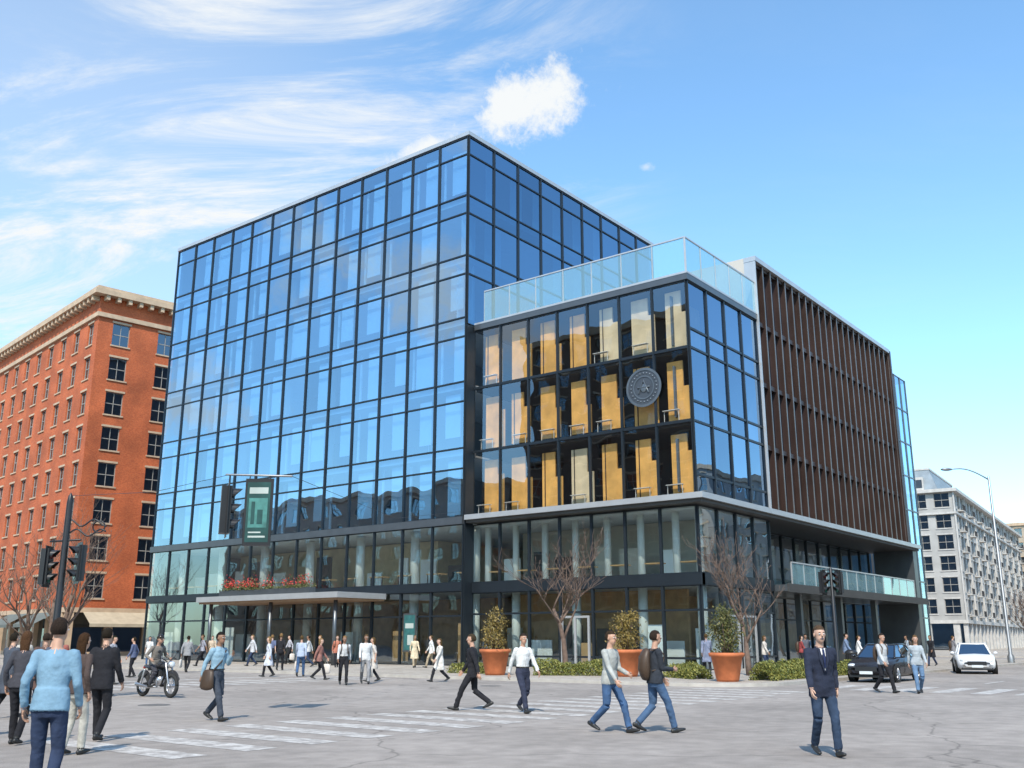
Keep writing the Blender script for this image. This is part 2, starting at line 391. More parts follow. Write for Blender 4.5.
# ================================================================== generic punched-window building
def punched(mb,o,u,n,W,z0,fh,floors,cols,ww,wh,sill=.9,edge=None,trim=1,arch=False,reveal=.22):
    cw=(W)/cols
    for i in range(floors):
        zb=z0+i*fh; s=zb+sill; h=s+wh
        mb.obox(o,u,n,.004,W-.004,-.35,0,zb,s,0); mb.obox(o,u,n,.004,W-.004,-.35,0,h,zb+fh,0)
        for j in range(cols+1):
            a0=0.004 if j==0 else (j-1)*cw+cw/2+ww/2; a1=W-.004 if j==cols else j*cw+cw/2-ww/2
            mb.obox(o,u,n,a0,a1,-.35,0,s,h,0)
        for j in range(cols):
            a=j*cw+cw/2-ww/2; b=a+ww
            mb.obox(o,u,n,a-.12,b+.12,.0,.1,s-.14,s,trim); mb.obox(o,u,n,a-.1,b+.1,.0,.05,h,h+.2,trim)
            mb.pane(o,u,n,a,b,-reveal,s,h,2)
            f=.07
            mb.obox(o,u,n,a,a+f,-reveal-.03,-reveal+.05,s,h,3); mb.obox(o,u,n,b-f,b,-reveal-.03,-reveal+.05,s,h,3)
            mb.obox(o,u,n,a+f,b-f,-reveal-.03,-reveal+.05,h-f,h,3); mb.obox(o,u,n,a+f,b-f,-reveal-.03,-reveal+.05,s,s+f,3)
            mb.obox(o,u,n,a+f,b-f,-reveal-.03,-reveal+.045,(s+h)/2-.04,(s+h)/2+.04,3)
            mb.obox(o,u,n,(a+b)/2-.03,(a+b)/2+.03,-reveal-.03,-reveal+.04,s+f,h-f,3)
            if R()<.6: mb.obox(o,u,n,a,b,-.62,-.58,h-wh*U(.15,.8),h,4)
# brick building
def brickmat():
    m,t,o=nt('red_brick'); N=t.nodes;Lk=t.links
    b=N.new('ShaderNodeBsdfPrincipled'); b.inputs['Roughness'].default_value=.85; Lk.new(b.outputs[0],o.inputs[0])
    tc=N.new('ShaderNodeTexCoord'); sp=N.new('ShaderNodeSeparateXYZ'); Lk.new(tc.outputs['Object'],sp.inputs[0])
    ad=N.new('ShaderNodeMath'); Lk.new(sp.outputs[0],ad.inputs[0]); Lk.new(sp.outputs[1],ad.inputs[1])
    cb=N.new('ShaderNodeCombineXYZ'); Lk.new(ad.outputs[0],cb.inputs[0]); Lk.new(sp.outputs[2],cb.inputs[1])
    br=N.new('ShaderNodeTexBrick'); Lk.new(cb.outputs[0],br.inputs['Vector']); br.inputs['Scale'].default_value=4
    br.inputs['Color1'].default_value=(.54,.125,.038,1); br.inputs['Color2'].default_value=(.38,.075,.022,1); br.inputs['Mortar'].default_value=(.40,.18,.10,1)
    br.inputs['Mortar Size'].default_value=.012
    n=N.new('ShaderNodeTexNoise'); n.inputs['Scale'].default_value=.35; n.inputs['Detail'].default_value=8; Lk.new(tc.outputs['Object'],n.inputs['Vector'])
    r=N.new('ShaderNodeMapRange'); r.inputs[1].default_value=.3; r.inputs[2].default_value=.7; r.inputs[3].default_value=.7; r.inputs[4].default_value=1.2; Lk.new(n.outputs[0],r.inputs[0])
    v=N.new('ShaderNodeVectorMath'); v.operation='SCALE'; Lk.new(br.outputs[0],v.inputs[0]); Lk.new(r.outputs[0],v.inputs['Scale']); Lk.new(v.outputs[0],b.inputs['Base Color'])
    return m
M_brick=brickmat(); M_trim=mat('cream_stone',(.50,.36,.24),.7,0,.15,1.5); M_wf=mat('window_frame_paint',(.3,.28,.25),.5)
M_bl=mat('window_blind',(.55,.52,.45),.8)
bb=empty('brick_building',(3.5,52.4,0),math.radians(-8.55))
mb=MB(); f=3.62
punched(mb,(0,0),(1,0),(0,-1),24,4.6,f,8,5,1.8,2.35)
punched(mb,(0,0),(0,1),(-1,0),46,4.6,f,8,12,1.5,2.35)
mb.box(.36,23.9,.36,45.9,0,35.7,5)
z=4.6+8*f
mb.box(-.25,24.2,-.25,46,z,z+.45,1); mb.box(0,24,0,46,z+.45,z+2.2,0)
mb.box(-.9,24.5,-.9,46.5,z+2.2,z+2.7,1); mb.box(-.6,24.3,-.6,46.3,z+2.7,z+3.1,1)
for k in range(40): 
    mb.box(-.75,-.02,.3+k*1.15,.65+k*1.15,z+1.7,z+2.2,1)
for k in range(21): mb.box(.3+k*1.15,.65+k*1.15,-.75,-.02,z+1.7,z+2.2,1)
# ground floor shopfronts
mb.box(-.15,24.1,-.15,46,4.15,4.6,1)
for k in range(7): mb.box(k*3.8,k*3.8+.7,-.12,.5,0,4.15,1)
for k in range(13): mb.box(-.12,.5,.75+k*3.6,1.4+k*3.6,0,4.15,1)
for k in range(7): mb.pane((0,0),(1,0),(0,-1),k*3.8+.7,(k+1)*3.8,-.3,.5,4.1,2)
for k in range(12): mb.pane((0,0),(0,1),(-1,0),1.4+k*3.6,.75+(k+1)*3.6,-.3,.5,4.1,2)
mb.box(-.05,24,-.05,46,.0,.5,1)
mb.obj('walls_and_windows',[M_brick,M_trim,G_win,M_wf,M_bl,M_dark],bb)
aw=MB()
for (a,b) in ((1.5,8),(12,19)):
    aw.add([(a,-.15,4.2),(b,-.15,4.2),(b,-2.1,3.1),(a,-2.1,3.1),(b,-2.1,2.8),(a,-2.1,2.8)],[(0,1,2,3),(3,2,4,5)],0)
for (a,b) in ((2,8),(10,16),(20,27)):
    aw.add([(-.15,a,4.2),(-.15,b,4.2),(-2.1,b,3.1),(-2.1,a,3.1),(-2.1,b,2.8),(-2.1,a,2.8)],[(0,1,2,3),(3,2,4,5)],1)
aw.obj('awnings',[mat('cream_canvas',(.42,.35,.25),.8),mat('grey_canvas',(.12,.14,.13),.8)],bb)
# pale stone apartment building far right
M_ps=mat('pale_limestone',(.38,.37,.35),.75,0,.22,.3); M_ps2=mat('limestone_trim',(.48,.46,.43),.7,0,.15); M_slate=mat('slate_roof',(.2,.24,.27),.6,0,.2,.8)
sb=empty('stone_building',(114.4,-.3,0),math.radians(5.15))
mb=MB()
punched(mb,(0,0),(1,0),(0,-1),84,4.5,3.2,6,26,2.1,2.2)
punched(mb,(0,0),(0,1),(-1,0),30,4.5,3.2,6,9,2.2,2.2)
mb.box(.36,83,.36,29,0,23.5,5)
zt=4.5+19.2
mb.box(-.7,84.5,-.7,30.5,zt,zt+.5,1); mb.box(-.3,84.2,-.3,30.2,4.0,4.5,1); mb.box(-.35,84.2,-.35,30.2,zt-3.4,zt-3.1,1)
for k in range(22): mb.box(k*4,k*4+.9,-.1,.5,0,4,1)
for k in range(8): mb.box(-.1,.5,k*4+1,k*4+1.9,0,4,1)
for k in range(0,26,3): mb.box(k*84/26-.2,k*84/26+.25,-.22,-.004,4.5,zt,1)
for i in range(6):
    for k in range(1,26,3): # small balconies
        a=k*84/26; zb=4.5+i*3.2+.55; mb.box(a+.3,a+2.9,-.8,-.002,zb,zb+.12,1)
        for q in range(9): mb.box(a+.3+q*.31,a+.34+q*.31,-.78,-.74,zb+.12,zb+.95,5)
        mb.box(a+.3,a+2.9,-.79,-.73,zb+.95,zb+1.0,5)
mb.pane((0,0),(1,0),(0,-1),0,84,-.3,.3,4,2); mb.pane((0,0),(0,1),(-1,0),0,30,-.3,.3,4,2)
def mans(x0,x1,y0,y1,z0,z1,ins,m):
    vs=[(x0,y0,z0),(x1,y0,z0),(x1,y1,z0),(x0,y1,z0),(x0+ins,y0+ins,z1),(x1-ins,y0+ins,z1),(x1-ins,y1-ins,z1),(x0+ins,y1-ins,z1)]
    mb.add(vs,[(4,5,6,7),(0,1,5,4),(1,2,6,5),(2,3,7,6),(3,0,4,7)],m)
mans(.2,24,2,29,zt+.5,zt+3.9,1.3,6); mb.box(1.4,22.8,3.2,27.8,zt+3.9,zt+4.2,1); mb.box(4,8,8,12,zt+4.2,zt+6,6)
mans(24.1,83,.2,29,zt+.5,zt+1.2,1,6)
for k in range(6): mb.box(-.0,1.6,4+k*4,5.4+k*4,zt+.5,zt+2.6,1); mb.pane((0,0),(0,1),(-1,0),4.2+k*4,5.2+k*4,.02,zt+.9,zt+2.2,2)
mb.obj('walls_and_windows',[M_ps,M_ps2,G_win2,M_wf,M_bl,M_dark,M_slate],sb)
# blue glass block behind the wing
gb=empty('glass_tower'); mf=MB(); mg=MB()
zz=[0]+[4*k for k in range(1,9)]
curtain(mf,mg,(64,-6),(1,0),(0,-1),10.5,5,zz,.2); curtain(mf,mg,(64,-6),(0,1),(-1,0),26,11,zz,.2)
mf.box(65.5,74,-4.5,19,0,31.9,1); mf.box(64.1,74.5,-5.9,20,31.7,32,0)
mf.obj('frames',[M_frame2,M_core],gb); mg.obj('panes',[G_tower],gb)
# buildings across the streets (seen in the glass, and from other viewpoints)
def block(name,x0,x1,y0,y1,floors,fh,wallcol,faces,cols):
    e=empty(name); mb=MB(); H=floors*fh+4.3
    if 'e' in faces: punched(mb,(x1,y0),(0,1),(1,0),y1-y0,4.3,fh,floors,cols[0],1.6,1.9)
    if 'n' in faces: punched(mb,(x0,y1),(1,0),(0,1),x1-x0,4.3,fh,floors,cols[1],1.6,1.9)
    if 's' in faces: punched(mb,(x0,y0),(1,0),(0,-1),x1-x0,4.3,fh,floors,cols[1],1.6,1.9)
    if 'w' in faces: punched(mb,(x0,y0),(0,1),(-1,0),y1-y0,4.3,fh,floors,cols[0],1.6,1.9)
    mb.box(x0+.36,x1-.36,y0+.36,y1-.36,0,H-.1,0); mb.box(x0-.4,x1+.4,y0-.4,y1+.4,H,H+.7,1); mb.box(x0-.05,x1+.05,y0-.05,y1+.05,.0,3.4,1)
    mb.box(x0-.2,x1+.2,y0-.2,y1+.2,3.4,4.3,1)
    mb.obj('walls_and_windows',[wallcol,M_trim,G_win,M_wf,M_bl,M_dark],e)
block('apartment_building',-76,-50,8,34,10,3.4,mat('brown_brick',(.16,.1,.07),.85,0,.15,.4),'en',(8,8))
block('apartment_building',-76,-50,37,92,5,3.3,mat('tan_brick',(.36,.27,.2),.85,0,.15,.4),'es',(16,8))
block('apartment_building',8,70,-80,-56,5,3.4,mat('buff_brick',(.4,.33,.25),.85,0,.15,.4),'nw',(8,18))
block('apartment_building',80,150,-80,-54,6,3.4,mat('grey_brick',(.32,.3,.28),.85,0,.15,.4),'nw',(8,20))
block('apartment_building',215,260,-20,30,7,3.4,mat('buff_brick',(.4,.33,.25),.85,0,.15,.4),'wsn',(14,14))
block('apartment_building',-95,-62,-80,-40,6,3.4,mat('tan_brick',(.36,.27,.2),.85,0,.15,.4),'en',(12,9))
# ================================================================== GROUND
def groundmat(name,col,scale=.25,var=.18,cracks=True,joints=0):
    m,t,o=nt(name); N=t.nodes;Lk=t.links
    b=N.new('ShaderNodeBsdfPrincipled'); b.inputs['Roughness'].default_value=.9; b.inputs['Specular IOR Level'].default_value=.2; Lk.new(b.outputs[0],o.inputs[0])
    tc=N.new('ShaderNodeTexCoord')
    def noi(s,d,lo,hi,a=.3,bb=.7):
        n=N.new('ShaderNodeTexNoise'); n.inputs['Scale'].default_value=s; n.inputs['Detail'].default_value=d; Lk.new(tc.outputs['Object'],n.inputs['Vector'])
        r=N.new('ShaderNodeMapRange'); r.inputs[1].default_value=a; r.inputs[2].default_value=bb; r.inputs[3].default_value=lo; r.inputs[4].default_value=hi; Lk.new(n.outputs[0],r.inputs[0]); return r.outputs[0]
    def mul(a,c):
        q=N.new('ShaderNodeMath'); q.operation='MULTIPLY'; Lk.new(a,q.inputs[0]); Lk.new(c,q.inputs[1]); return q.outputs[0]
    f=mul(mul(noi(scale,6,1-var,1+var),noi(2.5,8,.85,1.15)),noi(60,3,.75,1.25))
    if cracks:
        vo=N.new('ShaderNodeTexVoronoi'); vo.feature='DISTANCE_TO_EDGE'; vo.inputs['Scale'].default_value=.16
        nn=N.new('ShaderNodeTexNoise'); nn.inputs['Scale'].default_value=.8; nn.inputs['Detail'].default_value=6; Lk.new(tc.outputs['Object'],nn.inputs['Vector'])
        av=N.new('ShaderNodeVectorMath'); Lk.new(tc.outputs['Object'],av.inputs[0]); Lk.new(nn.outputs['Color'],av.inputs[1]); Lk.new(av.outputs[0],vo.inputs['Vector'])
        r=N.new('ShaderNodeMapRange'); r.inputs[1].default_value=0; r.inputs[2].default_value=.006; r.inputs[3].default_value=.6; r.inputs[4].default_value=1; Lk.new(vo.outputs[0],r.inputs[0]); f=mul(f,r.outputs[0])
    if joints:
        br=N.new('ShaderNodeTexBrick'); br.offset=0; br.inputs['Scale'].default_value=joints; br.inputs['Mortar Size'].default_value=.012; br.inputs['Brick Width'].default_value=.5; br.inputs['Row Height'].default_value=.5
        br.inputs['Color1'].default_value=(1,1,1,1); br.inputs['Color2'].default_value=(.86,.86,.86,1); br.inputs['Mortar'].default_value=(.5,.5,.5,1)
        Lk.new(tc.outputs['Object'],br.inputs['Vector']); f=mul(f,br.outputs[0])
    v=N.new('ShaderNodeVectorMath'); v.operation='SCALE'; v.inputs[0].default_value=col; Lk.new(f,v.inputs['Scale']); Lk.new(v.outputs[0],b.inputs['Base Color'])
    bp=N.new('ShaderNodeBump'); bp.inputs['Strength'].default_value=.35; bp.inputs['Distance'].default_value=.01
    n=N.new('ShaderNodeTexNoise'); n.inputs['Scale'].default_value=90; Lk.new(tc.outputs['Object'],n.inputs['Vector']); Lk.new(n.outputs[0],bp.inputs['Height']); Lk.new(bp.outputs[0],b.inputs['Normal'])
    return m
g=MB(); g.add([(-3000,-3000,0),(3000,-3000,0),(3000,3000,0),(-3000,3000,0)],[(0,1,2,3)])
g.obj('ground',[groundmat('worn_pale_asphalt',(.29,.258,.232))])
M_pave=groundmat('paving',(.40,.355,.305),.2,.12,False,1.0); M_kerb=mat('kerb_granite',(.42,.39,.35),.8,0,.15,2)
def slab(name,x0,x1,y0,y1,r=3.0):
    def outline(ins):
        pts=[]
        for cx,cy,a in ((x1-r,y1-r,0),(x0+r,y1-r,90),(x0+r,y0+r,180),(x1-r,y0+r,270)):
            for k in range(9):
                t=math.radians(a+k*90/8); pts.append((cx+(r-ins)*math.cos(t),cy+(r-ins)*math.sin(t)))
        return pts
    mb=MB(); o1=outline(0); o2=outline(.18); n=len(o1)
    mb.add([(x,y,0) for x,y in o1]+[(x,y,.12) for x,y in o1],[(i,(i+1)%n,(i+1)%n+n,i+n) for i in range(n)],1)
    mb.add([(x,y,.12) for x,y in o1]+[(x,y,.12) for x,y in o2],[(i,(i+1)%n,(i+1)%n+n,i+n) for i in range(n)],1)
    mb.add([(x,y,.12) for x,y in o2],[tuple(range(n))],0)
    return mb.obj(name,[M_pave,M_kerb])
slab('pavement',-13,44,-24.2,42); slab('pavement',-13,60,50,130); slab('pavement',58,98,-24.2,60); slab('pavement',106,215,-16,60)
slab('pavement',-80,-44,0,130); slab('pavement',-10,200,-100,-46); slab('pavement',-120,-40,-100,-44)
# road paint
m,t,o=nt('worn_road_paint'); N=t.nodes;Lk=t.links
b=N.new('ShaderNodeBsdfPrincipled'); b.inputs['Roughness'].default_value=.7
tc=N.new('ShaderNodeTexCoord'); n=N.new('ShaderNodeTexNoise'); n.inputs['Scale'].default_value=3.5; n.inputs['Detail'].default_value=12; n.inputs['Roughness'].default_value=.75; Lk.new(tc.outputs['Object'],n.inputs['Vector'])
r=N.new('ShaderNodeValToRGB'); r.color_ramp.elements[0].position=.43; r.color_ramp.elements[0].color=(.30,.27,.245,1); r.color_ramp.elements[1].position=.60; r.color_ramp.elements[1].color=(.58,.55,.51,1)
Lk.new(n.outputs[0],r.inputs[0]); Lk.new(r.outputs[0],b.inputs['Base Color']); Lk.new(b.outputs[0],o.inputs[0]); M_paint=m
rp=MB(); Z=.004
def strip(x0,x1,y0,y1): rp.add([(x0,y0,Z),(x1,y0,Z),(x1,y1,Z),(x0,y1,Z)],[(0,1,2,3)])
x=-37
while x<-13.6: strip(x,x+.6,-26.6,-22.6); x+=1.25
y=-44
while y<-25.5: strip(-12,-8.2,y,y+.6); y+=1.25
x=-37
while x<-13.6: strip(x,x+.6,-8,-4.4); x+=1.25
strip(-7,-6.5,-44,-35); strip(-5,200,-34.7,-34.55); strip(-5,200,-34.4,-34.25)
strip(-25.2,-25.05,2,200); strip(-24.85,-24.7,2,200); strip(-25,-14,-2.6,-2.1)
k=-4
while k<190: strip(k,k+3,-29.6,-29.45); k+=9
rp.obj('road_markings',[M_paint])
for (x,y) in ((-30.5,-16),(-17,-16)):
    mh=MB(); mh.lathe((x,y,.0),[(.0,.008),(.3,.008),(.38,.012),(.4,.0)],24,0,False)
    mh.obj('manhole_cover',[mat('cast_iron',(.14,.13,.12),.7,.2,.3,10)])
# ================================================================== TREES & PLANTS
M_bark=mat('bark',(.15,.10,.075),.9,0,.3,6,.5,30)
def bare_tree(x,y,h,seed,spread=1.0,z=.12):
    random.seed(seed); mb=MB()
    def grow(p,d,l,r,lev):
        n=4; pts=[p];rad=[r]; q=Vector(p); dd=Vector(d)
        for i in range(n):
            dd=(dd+Vector((U(-.16,.16),U(-.16,.16),U(-.02,.14)))).normalized(); q=q+dd*l/n; pts.append(q.copy()); rad.append(max(r*(1-.55*(i+1)/n),.008))
        mb.tube(pts,rad,7 if lev<2 else 4,0,cap=False)
        if lev>=5 or rad[-1]<.0082 and lev>=4: return
        nc={0:5,1:4,2:4,3:3,4:2}[lev]
        for c in range(nc):
            t=U(.35,1) if c else 1.0; i=min(int(t*n),n); b=pts[i]
            a=U(0,6.28); s=U(.5,1.0)*spread
            nd=(dd+Vector((math.cos(a)*s,math.sin(a)*s,U(-.05,.4)))).normalized()
            grow(b,nd,l*U(.58,.8),max(rad[i]*U(.5,.72),.008),lev+1)
    grow(Vector((x,y,z-.02)),Vector((0,0,1)),h*.33,h*.014+.03,0)
    mb.obj('bare_tree',[M_bark])
bare_tree(-6.1,-11.7,9.2,3,1.15); bare_tree(-4.5,-20.2,8.2,5,1.1); bare_tree(-14,19.5,13,8,.9,0); bare_tree(-9.5,33,13,11); bare_tree(-8,44,12,21,.9,0); bare_tree(-11.5,26,12,23,.9)
bare_tree(70,-20,9,31); bare_tree(82,-18,10,33); bare_tree(110,-11,11,35); bare_tree(122,-9,11,37); bare_tree(42,-22.5,8,39,1)
def leafmat(name,c1,c2):
    m,t,o=nt(name); N=t.nodes;Lk=t.links
    b=N.new('ShaderNodeBsdfPrincipled'); b.inputs['Roughness'].default_value=.6; Lk.new(b.outputs[0],o.inputs[0])
    g=N.new('ShaderNodeNewGeometry'); mx=N.new('ShaderNodeMix'); mx.data_type='RGBA'
    mx.inputs['A'].default_value=(*c1,1); mx.inputs['B'].default_value=(*c2,1); Lk.new(g.outputs['Random Per Island'],mx.inputs['Factor']); Lk.new(mx.outputs['Result'],b.inputs['Base Color'])
    return m
M_leaf=leafmat('leaves',(.035,.055,.012),(.15,.13,.03)); M_leaf2=leafmat('bronze_leaves',(.09,.07,.018),(.28,.19,.04))
M_hedge=leafmat('hedge_leaves',(.06,.09,.018),(.27,.25,.05)); M_flower=leafmat('red_flowers',(.5,.02,.02),(.65,.06,.05))
M_terra=mat('terracotta',(.48,.14,.05),.75,0,.22,3,.2,20); M_soil=mat('soil',(.05,.035,.025),.9)
def leaf(mb,p,s,m):
    d=Vector((U(-1,1),U(-1,1),U(-.6,1))).normalized(); a=d.orthogonal().normalized(); b=d.cross(a)
    mb.add([p-a*s,p+b*s*.45,p+a*s,p-b*s*.45],[(0,1,2,3)],m)
def planter(x,y,s,seed,m):
    random.seed(seed); e=empty('potted_shrub',(x,y,.12)); mb=MB()
    mb.lathe((0,0,0),[(0,.0),(.42*s,0),(.46*s,.1*s),(.62*s,.95*s),(.70*s,.97*s),(.72*s,1.1*s),(.63*s,1.12*s),(.6*s,1.0*s),(0,1.0*s)],28,0)
    mb.obj('pot',[M_terra],e); mb=MB()
    mb.ell((0,0,1.0*s),(.58*s,.58*s,.06),16,6,1)
    cl=[]
    for k in range(14):
        a=U(0,6.28); rr=U(.15,.62)*s; zt_=U(1.45,2.75)*s; rr*=(1.15-(zt_/s-1.2)*.5)
        top=Vector((math.cos(a)*rr*1.2,math.sin(a)*rr*1.2,zt_)); cl.append(top)
        mb.tube([(math.cos(a)*.08,math.sin(a)*.08,1.0*s),top*.6+Vector((0,0,.3)),top],[.03,.018,.007],5,0)
    for k in range(2700):
        if R()<.6:
            c=random.choice(cl); p=c+Vector((random.gauss(0,.15),random.gauss(0,.15),random.gauss(0,.17)))
        else:
            t=R(); z=1.05*s+t*1.4*s; a=U(0,6.28)
            rad=(.66*s)*(1-t*.8)*(.7+.35*math.sin(a*3+z*5)*math.cos(z*7+a)); q=rad*math.sqrt(U(.1,1))
            p=Vector((q*math.cos(a),q*math.sin(a),z+U(-.08,.08)))
        leaf(mb,p,U(.03,.07),2)
    mb.obj('shrub',[M_bark,M_soil,m],e)
planter(-10.8,-11.2,.98,1,M_leaf2); planter(-8.8,-16.7,.98,2,M_leaf2); planter(-10.9,-22.3,.92,3,M_leaf)
def hedge(x0,y0,x1,y1,w,h,seed):
    random.seed(seed); mb=MB(); d=Vector((x1-x0,y1-y0,0)); L_=d.length; d.normalize(); pn=Vector((-d.y,d.x,0))
    for k in range(int(L_*1500*h/.6)):
        t=U(0,L_); hh=h*(.75+.3*noise.noise(Vector((t*.9,seed,0)))+.15*noise.noise(Vector((t*3,seed,4))))
        a=U(0,math.pi); q=math.sqrt(U(.25,1)); p=Vector((x0,y0,.12))+d*t+pn*(math.cos(a)*q*w*.5)+Vector((0,0,math.sin(a)*q*hh))
        leaf(mb,p,U(.03,.065),0)
    mb.obj('hedge',[M_hedge])
hedge(-9.8,-12.6,-8.2,-15.6,1.1,.8,1); hedge(-8.0,-18.4,-9.6,-20.6,1.0,.75,2); hedge(-9.5,-23,-4,-22.8,1.1,.9,3); hedge(-2.8,-22.9,2.5,-22.9,1.0,.75,6)
hedge(-9.5,-7.6,-9.4,-10.2,1,.6,9)
# flower boxes on canopy
random.seed(5); fb=MB(); fb.box(-4.2,-3.7,9.0,18.2,4.45,4.8,0)
cs=[U(9.2,18.0) for _ in range(14)]
for k in range(2600):
    if R()<.65: yy=random.choice(cs)+random.gauss(0,.16); zz_=4.9+abs(random.gauss(0,.3))
    else: yy=U(9.0,18.2); zz_=4.8+abs(random.gauss(0,.12))
    leaf(fb,Vector((U(-4.35,-3.6),yy,zz_)),U(.04,.09),2 if (R()<.5 and zz_>5.0) else 1)
fb.obj('flower_box',[M_frame2,M_leaf,M_flower])
# ================================================================== STREET FURNITURE
M_black=mat('black_paint',(.02,.02,.022),.4,.1,.1); M_pole=mat('galvanised_steel',(.3,.31,.32),.45,.7,.1)
M_lr=mat('red_lens',(.12,.012,.01),.25); M_la=mat('amber_lens',(.12,.06,.01),.25); M_lg=mat('green_lens',(.01,.08,.05),.25)
def head(mb,c,yaw,h=1.1,m0=0):
    u=(-math.sin(yaw),math.cos(yaw)); n=(math.cos(yaw),math.sin(yaw)); o=(c[0],c[1])
    s=h/1.1
    mb.obox(o,u,n,-.18*s,.18*s,-.16,.06,c[2]-.52*s,c[2]+.52*s,m0)
    mb.obox(o,u,n,-.25*s,.25*s,-.02,.0,c[2]-.6*s,c[2]+.6*s,m0)
    for i,z in enumerate((.34,0,-.34)):
        cc=Vector((c[0]+n[0]*.06,c[1]+n[1]*.06,c[2]+z*s)); nn=Vector((n[0],n[1],0)); uu=Vector((u[0],u[1],0)); k=Vector((0,0,1))
        vs=[cc+nn*.012]+[cc+nn*.012+(uu*math.cos(t)+k*math.sin(t))*.13*s for t in [2*math.pi*j/16 for j in range(16)]]
        mb.add(vs,[(0,1+j,1+(j+1)%16) for j in range(16)],1+i)
        vs=[];fs=[]
        for j in range(13):
            t=-.35+(math.pi+.7)*j/12; d=(uu*math.cos(t)+k*math.sin(t))*.145*s; vs+=[cc+d,cc+d*.98+nn*(.24*(.35+.65*max(0,math.sin(t))))]
        for j in range(12): fs.append((2*j,2*j+1,2*j+3,2*j+2))
        mb.add(vs,fs,m0)
TM=[M_black,M_lr,M_la,M_lg,M_pole]
yawcam=math.atan2(-.615,-.7886)
tl=MB(); head(tl,(-32.1,-20.67,4.42),yawcam+1.9,1.12)
tl.tube([(-32.1,-20.67,5.0),(-32.1,-20.67,5.22)],[.02,.02],6,0)
tl.tube([(-32.15,-20.6,5.22),(-31.25,-21.78,5.18)],[.025,.025],6,4)
tl.tube([(-31.2,-12.0,5.6),(-31.7,-17,5.2),(-32.1,-20.67,5.22)],[.006]*3,4,0,cap=False); tl.tube([(-31.25,-21.78,5.18),(-18,-12,6.2),(-.15,.1,9.2)],[.006]*3,4,0,cap=False)
tl.obj('traffic_light',TM)
bs=MB(); u=(.615,-.7886); n=(-.7886,-.615); o_=(-31.88,-20.98)
bs.obox(o_,u,n,0,.62,-.03,.03,3.62,5.12,0); bs.obox(o_,u,n,.05,.57,.03,.034,3.7,5.04,1)
bs.obox(o_,u,n,.1,.52,.034,.038,4.78,4.92,2); bs.obox(o_,u,n,.12,.5,.034,.038,3.80,3.84,2); bs.obox(o_,u,n,.12,.4,.034,.038,3.90,3.93,2)
bs.obox(o_,u,n,.1,.52,.034,.037,4.02,4.68,3)
bs.obox(o_,u,n,.16,.24,.037,.041,4.1,4.6,1); bs.obox(o_,u,n,.3,.42,.037,.041,4.1,4.42,1)
for a in (.08,.54): bs.obox(o_,u,n,a-.01,a+.01,-.01,.01,5.12,5.19,0)
bs.obj('hanging_banner_sign',[M_black,mat('banner_green',(.015,.06,.055),.4,0,.3,3),mat('banner_text',(.4,.45,.42),.5),mat('banner_teal',(.05,.18,.16),.5,0,.4,4)])
tl=MB(); px,py=-31.2,-12.0
tl.lathe((px,py,0),[(.2,0),(.2,.25),(.1,.5),(.085,5.4),(.06,5.6),(0,5.7)],16,0)
cr=(.615,-.7886)
head(tl,(px+cr[0]*.42,py+cr[1]*.42,3.7),yawcam-.9,1.05); head(tl,(px-cr[0]*.42,py-cr[1]*.42,3.6),yawcam+1.6,1.05)
tl.tube([(px-cr[0]*.42,py-cr[1]*.42,4.3),(px+cr[0]*.42,py+cr[1]*.42,4.35)],[.03,.03],6,0)
for k in range(2): # scroll bracket
    pts=[(px+cr[0]*(.1+1.0*t),py+cr[1]*(.1+1.0*t),4.55+k*.28+.1*math.sin(t*9+k*2)) for t in [i/12 for i in range(13)]]
    tl.tube(pts,[.025]*13,6,0)
pts=[(px+cr[0]*(.9+.17*math.cos(t)),py+cr[1]*(.9+.17*math.cos(t)),4.72+.17*math.sin(t)) for t in [i/12*6.28 for i in range(13)]]
tl.tube(pts,[.022]*13,6,0)
tl.obj('traffic_light',TM)
tl=MB(); px,py=-1.2,-22.9
tl.lathe((px,py,.12),[(.16,0),(.16,.2),(.08,.4),(.07,4.6),(0,4.7)],14,0)
head(tl,(px-cr[0]*.35,py-cr[1]*.35,4.1),yawcam+.8,1.0); head(tl,(px+cr[0]*.3,py+cr[1]*.3,4.1),yawcam-1.3,1.0)
tl.tube([(px-cr[0]*.35,py-cr[1]*.35,4.66),(px+cr[0]*.3,py+cr[1]*.3,4.66)],[.03,.03],6,0)
tl.obj('traffic_light',TM)
sl=MB(); px,py=29,-23.6
sl.lathe((px,py,.12),[(.22,0),(.22,.4),(.12,.6),(.07,12.6),(0,12.7)],14,0)
pts=[(px-cr[0]*2.6*t,py-cr[1]*2.6*t,12.5+.9*math.sin(min(t*1.25,1)*math.pi/2)-.15*t) for t in [i/8 for i in range(9)]]
sl.tube(pts,[.06,.055,.05,.05,.045,.045,.045,.045,.045],8,0)
sl.ell(Vector(pts[-1])-Vector((cr[0]*.3,cr[1]*.3,.02)),(.42,.2,.11),14,8,0,rot=Matrix.Rotation(math.atan2(cr[1],cr[0]),3,'Z'))
sl.obj('street_lamp',[M_pole])
def bin_(x,y):
    mb=MB(); mb.lathe((x,y,.12),[(.0,0),(.26,0),(.28,.05),(.28,.8),(.31,.82),(.31,.9),(.2,1.0),(0,1.02)],18,0)
    for k in range(18): 
        t=k/18*6.28; mb.tube([(x+.29*math.cos(t),y+.29*math.sin(t),.2),(x+.29*math.cos(t),y+.29*math.sin(t),.9)],[.014,.014],4,0)
    mb.obj('litter_bin',[M_black])
bin_(4.5,-21.5)
ps=MB(); ps.box(-.22,-.16,3.6,4.7,.9,3.2,0); ps.box(-.225,-.22,3.7,4.6,1.0,3.1,1); ps.box(-.23,-.226,3.8,4.5,2.3,2.6,2); ps.box(-.23,-.226,3.8,4.3,1.3,1.9,2)
